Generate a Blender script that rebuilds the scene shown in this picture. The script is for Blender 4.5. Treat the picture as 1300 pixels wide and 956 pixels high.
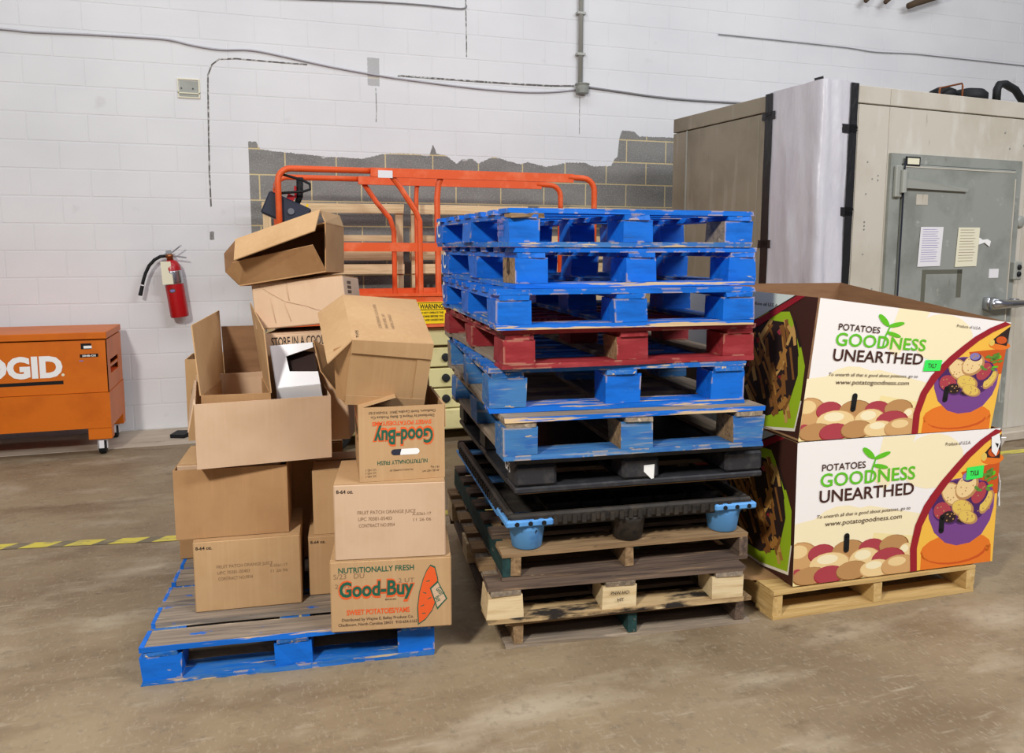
import bpy, bmesh, math, random
from mathutils import Vector, Matrix, Euler

for o in list(bpy.data.objects):
    bpy.data.objects.remove(o, do_unlink=True)
scene = bpy.context.scene
COL = scene.collection
random.seed(7)

# ------------------------------------------------------------------ camera
def camera_matrix(loc, yaw, pitch, roll):
    cy, sy, cp, sp = math.cos(yaw), math.sin(yaw), math.cos(pitch), math.sin(pitch)
    fwd = Vector((sy*cp, cy*cp, -sp)); right = Vector((cy, -sy, 0)); up = right.cross(fwd)
    cr, sr = math.cos(roll), math.sin(roll)
    r2 = right*cr + up*sr; u2 = up*cr - right*sr
    m = Matrix((r2, u2, -fwd)).transposed().to_4x4(); m.translation = loc
    return m
CAM = Vector((1.3898, -6.7366, 1.4557))
cam_data = bpy.data.cameras.new('camera')
cam_data.sensor_width = 36.0
cam_data.lens = 995.27/1300*36.0
cam_data.shift_y = -44.5/1300
cam_data.clip_end = 100
cam = bpy.data.objects.new('camera', cam_data); COL.objects.link(cam)
cam.matrix_world = camera_matrix(CAM, 0.31168, 0.12, 0.001)
scene.camera = cam

# ------------------------------------------------------------------ light
scene.view_settings.view_transform = 'Standard'
scene.view_settings.look = 'None'
scene.view_settings.gamma = 1.0
scene.view_settings.use_curve_mapping = False
scene.view_settings.exposure = 0.0
world = bpy.data.worlds.new('hall_ambience'); scene.world = world
world.use_nodes = True
bg = world.node_tree.nodes['Background']
bg.inputs[0].default_value = (0.84, 0.84, 1.0, 1); bg.inputs[1].default_value = 0.19

def area(name, loc, target, size, power, color):
    l = bpy.data.lights.new(name, 'AREA'); l.shape = 'DISK'; l.size = size; l.energy = power; l.color = color
    o = bpy.data.objects.new(name, l); COL.objects.link(o); o.location = loc
    o.rotation_euler = (Vector(target)-Vector(loc)).to_track_quat('-Z', 'Y').to_euler()
    return o
area('studio_flash', (-0.55, -7.2, 3.9), (2.9, -3.0, 1.0), 0.5, 235, (1.0, 0.96, 0.89))
for x, y, w, p in ((6.8, -9.0, 6.0, 590), (0.5, -3.0, 5.0, 78), (6.0, -3.0, 5.0, 58)):      # unseen overhead fill, added to lift the fronts and wash the wall
    l = area('overhead_fill', (x, y, 6.0), (x, y+2.2, 0), 1.0, p, (0.95, 0.96, 1.0)); l.data.shape = 'RECTANGLE'; l.data.size = w; l.data.size_y = 1.2

# ------------------------------------------------------------------ materials
def lin(c):
    return tuple(((v/255)/12.92 if v/255 <= .04045 else ((v/255+.055)/1.055)**2.4) for v in c)
MATS = {}
def mat(name, base, rough=.75, metal=0.0, layers=(), bump=None, coord='Object', spec=.3, alpha=None, rnd=True, edge=None, rotz=0.0):
    """layers: (colour, (sx,sy,sz) noise scale, lo, hi[, strength])"""
    if name in MATS: return MATS[name]
    m = bpy.data.materials.new(name); m.use_nodes = True
    nt = m.node_tree; N = nt.nodes; L = nt.links
    b = N['Principled BSDF']
    b.inputs['Roughness'].default_value = rough; b.inputs['Metallic'].default_value = metal
    b.inputs['Specular IOR Level'].default_value = spec
    col = N.new('ShaderNodeRGB'); col.outputs[0].default_value = (*lin(base), 1); cur = col.outputs[0]
    if layers or bump:
        if coord == 'World':
            g = N.new('ShaderNodeNewGeometry'); vec = g.outputs['Position']
        else:
            tc = N.new('ShaderNodeTexCoord'); vec = tc.outputs['Object']
        if rnd and coord != 'World':
            oi = N.new('ShaderNodeObjectInfo'); mul = N.new('ShaderNodeMath'); mul.operation = 'MULTIPLY'; mul.inputs[1].default_value = 37.0
            L.new(oi.outputs['Random'], mul.inputs[0])
            add = N.new('ShaderNodeVectorMath'); add.operation = 'ADD'; L.new(vec, add.inputs[0]); L.new(mul.outputs[0], add.inputs[1]); vec = add.outputs[0]
    for i, ly in enumerate(layers):
        c, s, lo, hi = ly[:4]; k = ly[4] if len(ly) > 4 else 1.0
        mp = N.new('ShaderNodeMapping'); mp.inputs['Scale'].default_value = s; mp.inputs['Location'].default_value = (3.1*i, 1.7*i, .9*i); mp.inputs['Rotation'].default_value = (0, 0, rotz*(1+.3*i))
        L.new(vec, mp.inputs['Vector'])
        nz = N.new('ShaderNodeTexNoise'); nz.inputs['Scale'].default_value = 1.0; nz.inputs['Detail'].default_value = 5; nz.inputs['Roughness'].default_value = .6
        L.new(mp.outputs[0], nz.inputs['Vector'])
        mr = N.new('ShaderNodeMapRange'); mr.inputs['From Min'].default_value = lo; mr.inputs['From Max'].default_value = hi; mr.inputs['To Max'].default_value = k
        L.new(nz.outputs['Fac'], mr.inputs['Value'])
        mx = N.new('ShaderNodeMix'); mx.data_type = 'RGBA'
        L.new(mr.outputs[0], mx.inputs['Factor']); L.new(cur, mx.inputs[6]); mx.inputs[7].default_value = (*lin(c), 1)
        cur = mx.outputs[2]
    if edge:      # paint rubbed off along the arrises
        ec, rad, lo, hi = edge
        bv = N.new('ShaderNodeBevel'); bv.samples = 3; bv.inputs['Radius'].default_value = rad
        ge = N.new('ShaderNodeNewGeometry'); dp = N.new('ShaderNodeVectorMath'); dp.operation = 'DOT_PRODUCT'
        L.new(bv.outputs[0], dp.inputs[0]); L.new(ge.outputs['True Normal'], dp.inputs[1])
        nz = N.new('ShaderNodeTexNoise'); nz.inputs['Scale'].default_value = 14; nz.inputs['Detail'].default_value = 6; L.new(vec, nz.inputs['Vector'])
        ng = N.new('ShaderNodeMapRange'); ng.inputs['From Min'].default_value = .54; ng.inputs['From Max'].default_value = .62; L.new(nz.outputs['Fac'], ng.inputs['Value'])
        sm = N.new('ShaderNodeMath'); sm.operation = 'MULTIPLY_ADD'; sm.inputs[1].default_value = -1.0; sm.inputs[2].default_value = 1.0; L.new(dp.outputs['Value'], sm.inputs[0])
        ml = N.new('ShaderNodeMath'); ml.operation = 'MULTIPLY'; L.new(sm.outputs[0], ml.inputs[0]); L.new(ng.outputs[0], ml.inputs[1])
        mr = N.new('ShaderNodeMapRange'); mr.inputs['From Min'].default_value = lo; mr.inputs['From Max'].default_value = hi; L.new(ml.outputs[0], mr.inputs['Value'])
        mx = N.new('ShaderNodeMix'); mx.data_type = 'RGBA'; L.new(mr.outputs[0], mx.inputs['Factor']); L.new(cur, mx.inputs[6]); mx.inputs[7].default_value = (*lin(ec), 1); cur = mx.outputs[2]
    L.new(cur, b.inputs['Base Color'])
    if bump:
        s, strength, dist = bump
        mp = N.new('ShaderNodeMapping'); mp.inputs['Scale'].default_value = s; L.new(vec, mp.inputs['Vector'])
        nz = N.new('ShaderNodeTexNoise'); nz.inputs['Scale'].default_value = 1; nz.inputs['Detail'].default_value = 4; L.new(mp.outputs[0], nz.inputs['Vector'])
        bp = N.new('ShaderNodeBump'); bp.inputs['Strength'].default_value = strength; bp.inputs['Distance'].default_value = dist
        L.new(nz.outputs['Fac'], bp.inputs['Height']); L.new(bp.outputs[0], b.inputs['Normal'])
    if alpha is not None: b.inputs['Alpha'].default_value = alpha
    MATS[name] = m
    return m

G = (4, 55, 55)     # grain: long along local x
raw, grey, dark = (205, 178, 138), (150, 136, 118), (72, 62, 52)
M = {}
M['blue'] = mat('blue_paint', (8, 106, 208), .55, layers=[((6, 84, 168), (6, 30, 30), .45, .75), ((196, 176, 146), (9, 45, 45), .70, .73), ((60, 120, 190), (30, 30, 30), .6, .8, .5), ((30, 60, 100), (3, 50, 50), .62, .76, .5)], bump=(G, .25, .003), edge=((196, 170, 132), .012, .03, .07))
M['blue_worn'] = mat('worn_blue_paint', (18, 102, 192), .65, layers=[((70, 118, 165), (8, 30, 30), .42, .7), ((200, 178, 140), (5, 60, 60), .60, .64), (dark, (14, 70, 70), .68, .74)], bump=(G, .35, .004), edge=((196, 170, 132), .012, .03, .07))
M['blue_faded'] = mat('faded_blue_paint', (62, 116, 170), .7, layers=[((44, 98, 165), (7, 26, 26), .45, .6), ((150, 150, 148), (5, 70, 70), .55, .68, .8), ((190, 165, 128), (12, 50, 50), .68, .71)], bump=(G, .4, .004), edge=((196, 170, 132), .012, .03, .07))
M['blue_chip'] = mat('chipped_blue_paint', (10, 104, 204), .65, layers=[((208, 180, 138), (2.2, 40, 40), .54, .57), ((60, 50, 44), (10, 90, 90), .70, .73)], bump=(G, .35, .004))
M['red'] = mat('red_paint', (138, 36, 42), .65, layers=[((160, 58, 62), (8, 30, 30), .45, .7), ((196, 160, 130), (9, 60, 60), .69, .72), ((96, 30, 34), (5, 20, 20), .55, .75)], bump=(G, .3, .003), edge=((190, 140, 116), .012, .03, .07))
M['grey_wood'] = mat('weathered_wood', (150, 134, 114), .85, layers=[((112, 102, 92), (3, 60, 60), .42, .68), ((188, 172, 148), (4, 45, 45), .58, .72), ((60, 52, 46), (10, 30, 30), .68, .76)], bump=(G, .6, .004))
M['grey_blue_wood'] = mat('weathered_wood_with_blue_paint', (146, 132, 116), .85, layers=[((108, 100, 92), (3, 60, 60), .42, .68), ((190, 174, 150), (4, 45, 45), .6, .72), ((30, 100, 190), (7, 14, 14), .62, .66), ((60, 52, 46), (10, 30, 30), .70, .76)], bump=(G, .6, .004))
M['dark_wood'] = mat('dirty_dark_wood', (104, 86, 72), .9, layers=[((70, 58, 52), (3, 50, 50), .42, .65), ((150, 122, 92), (4, 60, 60), .58, .72), ((176, 150, 120), (8, 30, 30), .68, .74)], bump=(G, .6, .004))
M['brown_wood'] = mat('brown_wood', (150, 122, 88), .85, layers=[((112, 88, 62), (3, 50, 50), .42, .68), ((186, 156, 112), (4, 50, 50), .58, .72), ((66, 54, 44), (9, 24, 24), .64, .72)], bump=(G, .5, .004))
M['pine'] = mat('fresh_pine_wood', (220, 198, 156), .7, layers=[((196, 168, 122), (3, 60, 60), .45, .7), ((228, 206, 164), (4, 40, 40), .55, .72), ((150, 112, 66), (12, 40, 40), .72, .76)], bump=(G, .25, .003))
M['pine2'] = mat('yellow_pine_wood', (205, 172, 112), .7, layers=[((176, 140, 84), (3, 60, 60), .45, .7), ((222, 194, 140), (4, 40, 40), .55, .72), ((92, 72, 50), (10, 50, 50), .70, .76)], bump=(G, .25, .003))
M['stained_wood'] = mat('black_stained_wood', (192, 164, 120), .85, layers=[((150, 122, 86), (3, 50, 50), .42, .68), ((44, 38, 34), (5, 16, 16), .46, .56), ((216, 194, 150), (8, 40, 40), .66, .72)], bump=(G, .5, .004))
M['green_wood'] = mat('dark_green_paint', (34, 66, 64), .75, layers=[((22, 46, 46), (5, 30, 30), .45, .7), ((130, 118, 96), (8, 50, 50), .66, .70)], bump=(G, .4, .004))
M['black_plastic'] = mat('black_plastic', (44, 44, 48), .5, layers=[((70, 68, 68), (20, 20, 20), .5, .75), ((96, 90, 84), (8, 40, 40), .68, .78)], bump=((30, 60, 60), .15, .002))
M['black_plastic2'] = mat('dusty_black_plastic', (46, 42, 38), .6, layers=[((66, 58, 50), (10, 20, 20), .45, .7), ((24, 24, 26), (20, 20, 20), .55, .7)], bump=((30, 60, 60), .2, .003))
M['sky_plastic'] = mat('light_blue_plastic', (96, 160, 222), .5, layers=[((60, 120, 190), (10, 10, 10), .5, .75), ((40, 60, 90), (30, 30, 12), .70, .74)])
kraft_l = [((176, 140, 100), (3, 3, 3), .45, .7), ((204, 172, 134), (60, 60, 2), .5, .8, .35)]
M['kraft'] = mat('kraft_cardboard', (188, 153, 112), .85, layers=kraft_l, bump=((90, 90, 3), .06, .002), spec=.15)
M['kraft_pink'] = mat('pale_kraft_cardboard', (204, 174, 145), .85, layers=[((195, 163, 132), (4, 4, 4), .45, .7), ((216, 186, 156), (70, 70, 2), .5, .8, .3)], bump=((90, 90, 3), .06, .002), spec=.15)
M['kraft_brown'] = mat('brown_kraft_cardboard', (172, 134, 94), .85, layers=[((158, 120, 82), (4, 4, 4), .45, .7), ((190, 148, 104), (60, 60, 3), .55, .8, .4)], bump=((90, 90, 3), .06, .002), spec=.15)
M['kraft_dark'] = mat('shaded_cardboard', (140, 106, 78), .9, layers=[((126, 94, 68), (4, 4, 30), .45, .7)], bump=((90, 3, 90), .06, .002), spec=.1)  # kraft darkened: the shade inside open boxes is put into the colour
M['white_card'] = mat('white_carton', (235, 236, 240), .6)
def flat(name, c, rough=.7, metal=0., spec=.3): return mat(name, c, rough, metal, spec=spec)
for n, c in dict(ink_green=(30, 92, 70), ink_orange=(226, 92, 40), ink_dark=(52, 42, 36), ink_faint=(140, 112, 84), ink_grey=(96, 78, 62), black=(16, 16, 18), white=(238, 238, 236), cream=(238, 230, 212),
                 leaf_green=(96, 190, 30), type_brown=(66, 34, 24), swoosh=(150, 26, 38), pale_yellow=(240, 222, 160), pale_yellow2=(243, 230, 190), print_white=(240, 236, 232), orange=(226, 118, 34), deep_orange=(200, 84, 26), golden=(240, 186, 70),
                 purple=(116, 66, 134), purple_dark=(74, 36, 92), tan_potato=(206, 160, 104), pale_potato=(234, 204, 146), red_potato=(170, 62, 72), brown_potato=(184, 138, 86), yellow_potato=(222, 190, 90), dark_food=(44, 28, 24), fry=(176, 124, 58), fry2=(136, 88, 40), fry3=(204, 160, 88), plate_green=(158, 190, 32), plate_dark=(104, 132, 24), herb=(92, 140, 50), lilac=(130, 120, 180), sticker=(56, 232, 90), sign_yellow=(246, 206, 20), sky_white=(215, 226, 216), paper=(226, 224, 226), paper_cream=(226, 222, 196), knob_black=(30, 32, 34)).items():
    M[n] = flat(n, c)
M['orange_steel'] = mat('orange_painted_steel', (208, 106, 8), .45, layers=[((194, 94, 6), (4, 4, 4), .45, .7), ((150, 70, 40), (30, 30, 30), .72, .78)], spec=.4)
M['lift_orange'] = mat('chipped_orange_steel', (224, 88, 34), .5, layers=[((236, 120, 76), (8, 8, 8), .5, .75), ((90, 60, 60), (30, 30, 30), .70, .74), ((240, 210, 190), (26, 26, 40), .74, .78)], spec=.4)
M['lift_cream'] = mat('cream_painted_steel', (216, 206, 150), .55, layers=[((194, 182, 122), (5, 5, 5), .5, .7), ((120, 112, 80), (30, 30, 30), .70, .76)])
M['navy'] = mat('navy_black_plastic', (40, 44, 60), .45, spec=.4)
M['chrome'] = mat('chrome', (190, 192, 196), .25, 1.0)
M['galv'] = mat('galvanised_steel', (150, 153, 146), .5, .1, layers=[((130, 134, 126), (3, 3, 3), .45, .65), ((176, 178, 170), (7, 7, 9), .62, .74), ((104, 98, 80), (6, 6, 3), .66, .76)], spec=.4)
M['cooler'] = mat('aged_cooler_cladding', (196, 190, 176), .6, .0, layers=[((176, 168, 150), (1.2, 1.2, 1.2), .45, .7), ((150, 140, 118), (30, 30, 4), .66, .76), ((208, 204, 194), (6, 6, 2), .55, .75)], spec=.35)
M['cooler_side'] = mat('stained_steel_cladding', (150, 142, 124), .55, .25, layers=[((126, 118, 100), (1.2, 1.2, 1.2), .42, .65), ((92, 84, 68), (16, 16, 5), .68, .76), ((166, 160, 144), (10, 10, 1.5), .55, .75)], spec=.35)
M['red_paint'] = mat('red_enamel', (176, 18, 26), .3, spec=.5)
M['rubber'] = mat('black_rubber', (22, 24, 26), .6)
M['steel'] = mat('grey_steel', (160, 162, 154), .45, .15)
M['cable'] = mat('grey_cable', (176, 176, 182), .6)
M['cable_dark'] = mat('dark_grey_cable', (134, 134, 136), .6)
M['scar'] = mat('bare_paint_scar', (104, 102, 98), .9, layers=[((190, 190, 186), (30, 30, 30), .5, .58)])
M['copper'] = mat('copper', (150, 92, 58), .4, .8)
M['wrap'] = mat('milky_plastic_sheet', (204, 203, 209), .35, layers=[((186, 183, 192), (3, 3, 1.2), .45, .7)], bump=((16, 16, 5), .45, .02), spec=.5)
M['tape_black'] = mat('black_tape', (20, 20, 22), .4, bump=((30, 30, 14), .5, .01), spec=.5)
M['residue'] = flat('tape_residue_grey', (98, 98, 86))
M['core_dark'] = flat('dark_joint_filler', (70, 66, 56))
M['twig'] = mat('dark_bark', (84, 68, 52), .9)

# ------------------------------------------------------------------ mesh helpers
MATRIX = {}
class MB:
    def __init__(s): s.v = []; s.f = []; s.m = []
    def add(s, vs, fs, mi=0):
        o = len(s.v); s.v += [Vector(v) for v in vs]; s.f += [tuple(i+o for i in f) for f in fs]; s.m += [mi]*len(fs); return s
    def box(s, c, d, mi=0, rot=None, bev=0):
        hx, hy, hz = d[0]/2, d[1]/2, d[2]/2
        R3 = Euler([math.radians(a) for a in rot]).to_matrix() if rot else Matrix.Identity(3)
        if bev:
            b = min(bev, hx*.9, hy*.9, hz*.9)
            vs = []; idx = {}
            for sx in (-1, 1):
                for sy in (-1, 1):
                    for sz in (-1, 1):
                        for ax in range(3):
                            p = [sx*(hx-b), sy*(hy-b), sz*(hz-b)]; p[ax] = (sx*hx, sy*hy, sz*hz)[ax]
                            idx[(sx, sy, sz, ax)] = len(vs); vs.append(Vector(c)+R3@Vector(p))
            fs = []
            def q(*k): fs.append(tuple(idx[x] for x in k))
            for sg in (-1, 1):
                a = [(sg, -1, -1, 0), (sg, 1, -1, 0), (sg, 1, 1, 0), (sg, -1, 1, 0)]; q(*(a if sg > 0 else a[::-1]))
                a = [(-1, sg, -1, 1), (-1, sg, 1, 1), (1, sg, 1, 1), (1, sg, -1, 1)]; q(*(a if sg > 0 else a[::-1]))
                a = [(-1, -1, sg, 2), (1, -1, sg, 2), (1, 1, sg, 2), (-1, 1, sg, 2)]; q(*(a if sg > 0 else a[::-1]))
            for s1 in (-1, 1):
                for s2 in (-1, 1):
                    q((-1, s1, s2, 1), (1, s1, s2, 1), (1, s1, s2, 2), (-1, s1, s2, 2))
                    q((s1, -1, s2, 0), (s1, 1, s2, 0), (s1, 1, s2, 2), (s1, -1, s2, 2))
                    q((s1, s2, -1, 0), (s1, s2, 1, 0), (s1, s2, 1, 1), (s1, s2, -1, 1))
                    for s3 in (-1, 1): q((s1, s2, s3, 0), (s1, s2, s3, 1), (s1, s2, s3, 2))
            return s.add(vs, fs, mi)
        vs = [Vector(c)+R3@Vector((x*hx, y*hy, z*hz)) for x in (-1, 1) for y in (-1, 1) for z in (-1, 1)]
        return s.add(vs, [(0, 1, 3, 2), (4, 6, 7, 5), (0, 4, 5, 1), (2, 3, 7, 6), (0, 2, 6, 4), (1, 5, 7, 3)], mi)
    def bx(s, x0, x1, y0, y1, z0, z1, mi=0, bev=0):
        return s.box(((x0+x1)/2, (y0+y1)/2, (z0+z1)/2), (x1-x0, y1-y0, z1-z0), mi, None, bev)
    def slab(s, p, t, mi=0):
        p = [Vector(a) for a in p]; n = Vector((0, 0, 0))
        for i in range(len(p)): n += (p[i]-p[0]).cross(p[(i+1) % len(p)]-p[0])
        n.normalize(); k = len(p); q = [a-n*t for a in p]
        return s.add(p+q, [tuple(range(k)), tuple(range(2*k-1, k-1, -1))]+[(i, i+k, (i+1) % k+k, (i+1) % k) for i in range(k)], mi)
    def tube(s, pts, r, seg=8, mi=0, cap=True):
        pts = [Vector(p) for p in pts]; rings = []; vs = []; fs = []
        up = None
        for i, p in enumerate(pts):
            t = (pts[min(i+1, len(pts)-1)]-pts[max(i-1, 0)]).normalized()
            if up is None:
                up = Vector((0, 0, 1)) if abs(t.z) < .9 else Vector((1, 0, 0))
            a = (up-t*up.dot(t)).normalized(); up = a; b = t.cross(a)
            rr = r[i] if isinstance(r, (list, tuple)) else r
            for k in range(seg):
                an = 2*math.pi*k/seg; vs.append(p+(a*math.cos(an)+b*math.sin(an))*rr)
        for i in range(len(pts)-1):
            for k in range(seg):
                fs.append((i*seg+k, i*seg+(k+1) % seg, (i+1)*seg+(k+1) % seg, (i+1)*seg+k))
        if cap: fs.append(tuple(range(seg-1, -1, -1))); fs.append(tuple(range((len(pts)-1)*seg, len(pts)*seg)))
        return s.add(vs, fs, mi)
    def bar(s, pts, w, h, mi=0):
        "rectangular section bar through points, h measured along z"
        pts = [Vector(p) for p in pts]; vs = []; fs = []
        for i, p in enumerate(pts):
            t = (pts[min(i+1, len(pts)-1)]-pts[max(i-1, 0)]).normalized()
            side = t.cross(Vector((0, 0, 1)));  side = side.normalized() if side.length > .3 else Vector((0, 1, 0))
            up = side.cross(t).normalized()
            for a, b in ((-1, -1), (1, -1), (1, 1), (-1, 1)): vs.append(p+side*a*w/2+up*b*h/2)
        for i in range(len(pts)-1):
            for k in range(4): fs.append((i*4+k, i*4+(k+1) % 4, i*4+4+(k+1) % 4, i*4+4+k))
        fs += [(3, 2, 1, 0), tuple(range(len(vs)-4, len(vs)))]
        return s.add(vs, fs, mi)
    def lathe(s, prof, c=(0, 0, 0), seg=20, mi=0, M4=None):
        vs = []; fs = []; n = len(prof)
        for r, z in prof:
            for k in range(seg):
                a = 2*math.pi*k/seg; v = Vector((r*math.cos(a), r*math.sin(a), z)); vs.append((M4@v if M4 else v)+Vector(c))
        for i in range(n-1):
            for k in range(seg): fs.append((i*seg+k, i*seg+(k+1) % seg, (i+1)*seg+(k+1) % seg, (i+1)*seg+k))
        fs.append(tuple(range(seg-1, -1, -1))); fs.append(tuple(range((n-1)*seg, n*seg)))
        return s.add(vs, fs, mi)
    def build(s, name, mats, parent=None, world=False, loc=None, rot=None, smooth=False):
        me = bpy.data.meshes.new(name)
        vs = s.v
        if world and parent is not None:
            inv = MATRIX[parent.name].inverted(); vs = [inv@v for v in vs]
        me.from_pydata([tuple(v) for v in vs], [], s.f)
        if not isinstance(mats, (list, tuple)): mats = [mats]
        for m in mats: me.materials.append(M[m] if isinstance(m, str) else m)
        for p, mi in zip(me.polygons, s.m): p.material_index = mi; p.use_smooth = smooth
        bm = bmesh.new(); bm.from_mesh(me); bmesh.ops.recalc_face_normals(bm, faces=bm.faces[:]); bm.to_mesh(me); bm.free()
        o = bpy.data.objects.new(name, me); COL.objects.link(o)
        if parent is not None: o.parent = parent
        if loc is not None: o.location = loc
        if rot is not None: o.rotation_euler = [math.radians(a) for a in rot]
        if parent is None: MATRIX[o.name] = Matrix.LocRotScale(o.location, o.rotation_euler, None)
        return o
def tag(o, label, cat, group=None, kind=None):
    o['label'] = label
    if cat: o['category'] = cat
    if group: o['group'] = group
    if kind: o['kind'] = kind
    return o
def thing(name, label, cat, loc=(0, 0, 0), rot=(0, 0, 0), group=None):
    o = bpy.data.objects.new(name, None); COL.objects.link(o); o.empty_display_size = .1
    o.location = loc; o.rotation_euler = [math.radians(a) for a in rot]
    MATRIX[o.name] = Matrix.LocRotScale(Vector(loc), o.rotation_euler, None)
    return tag(o, label, cat, group)
def struct(o, label=None):
    o['kind'] = 'structure'
    if label: o['label'] = label
    return o
def local_thing_matrix(o): return MATRIX[o.name]

# ------------------------------------------------------------------ flat print
TXT = {}
def text_mesh(s, bold, shear=0.0):
    key = (s, bold, shear)
    if key in TXT: return TXT[key]
    cu = bpy.data.curves.new('t', 'FONT'); cu.body = s; cu.size = 1; cu.offset = bold; cu.shear = shear; cu.resolution_u = 3
    ob = bpy.data.objects.new('t', cu); COL.objects.link(ob)
    dg = bpy.context.evaluated_depsgraph_get(); me = bpy.data.meshes.new_from_object(ob.evaluated_get(dg))
    vs = [(v.co.x, v.co.y) for v in me.vertices]; fs = [tuple(p.vertices) for p in me.polygons]
    bpy.data.objects.remove(ob); bpy.data.curves.remove(cu); bpy.data.meshes.remove(me)
    x0 = min(v[0] for v in vs); x1 = max(v[0] for v in vs)
    TXT[key] = (vs, fs, x0, x1); return TXT[key]
class Print:
    """flat ink shapes on a face. map(u,v,lift) -> point"""
    def __init__(s, mp): s.mp = mp; s.mb = MB(); s.mats = []
    def mi(s, m):
        if m not in s.mats: s.mats.append(m)
        return s.mats.index(m)
    def poly(s, pts, m, lift=1): s.mb.add([s.mp(u, v, lift*.00025) for u, v in pts], [tuple(range(len(pts)))], s.mi(m))
    def strip(s, a, b, m, lift=1):
        n = len(a); vs = [s.mp(u, v, lift*.00025) for u, v in a]+[s.mp(u, v, lift*.00025) for u, v in b]
        s.mb.add(vs, [(i, i+1, n+i+1, n+i) for i in range(n-1)], s.mi(m))
    def ell(s, c, rx, ry, m, lift=1, rot=0, n=18, a0=0, a1=360):
        co, si = math.cos(math.radians(rot)), math.sin(math.radians(rot)); pts = []
        for k in range(n if a1-a0 == 360 else n+1):
            a = math.radians(a0+(a1-a0)*k/n); x, y = rx*math.cos(a), ry*math.sin(a); pts.append((c[0]+x*co-y*si, c[1]+x*si+y*co))
        s.poly(pts, m, lift)
    def text(s, body, x, y, w, h, m, lift=2, bold=.0, flip=False, rot=0, shear=0.):
        "lower left corner x,y ; width w ; capital height h"
        vs, fs, x0, x1 = text_mesh(body, bold, shear); k = w/(x1-x0); co, si = math.cos(math.radians(rot)), math.sin(math.radians(rot))
        out = []
        for a, b in vs:
            px, py = (a-x0)*k, b/.7*h
            out.append(s.mp(x+px*co-py*si, y+px*si+py*co, lift*.00025))
        s.mb.add(out, fs, s.mi(m))
    def build(s, name, parent, world=False):
        o = s.mb.build(name, s.mats, parent, world)
        return o
def face_map(o, ux, uy):
    o, ux, uy = Vector(o), Vector(ux).normalized(), Vector(uy).normalized(); n = ux.cross(uy)
    return lambda u, v, l: o+ux*u+uy*v+n*l
def quad_map(bl, br, tr, tl):
    bl, br, tr, tl = map(Vector, (bl, br, tr, tl)); n = (br-bl).cross(tl-bl).normalized()
    return lambda u, v, l: (bl*(1-u)*(1-v)+br*u*(1-v)+tr*u*v+tl*(1-u)*v)+n*l
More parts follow.
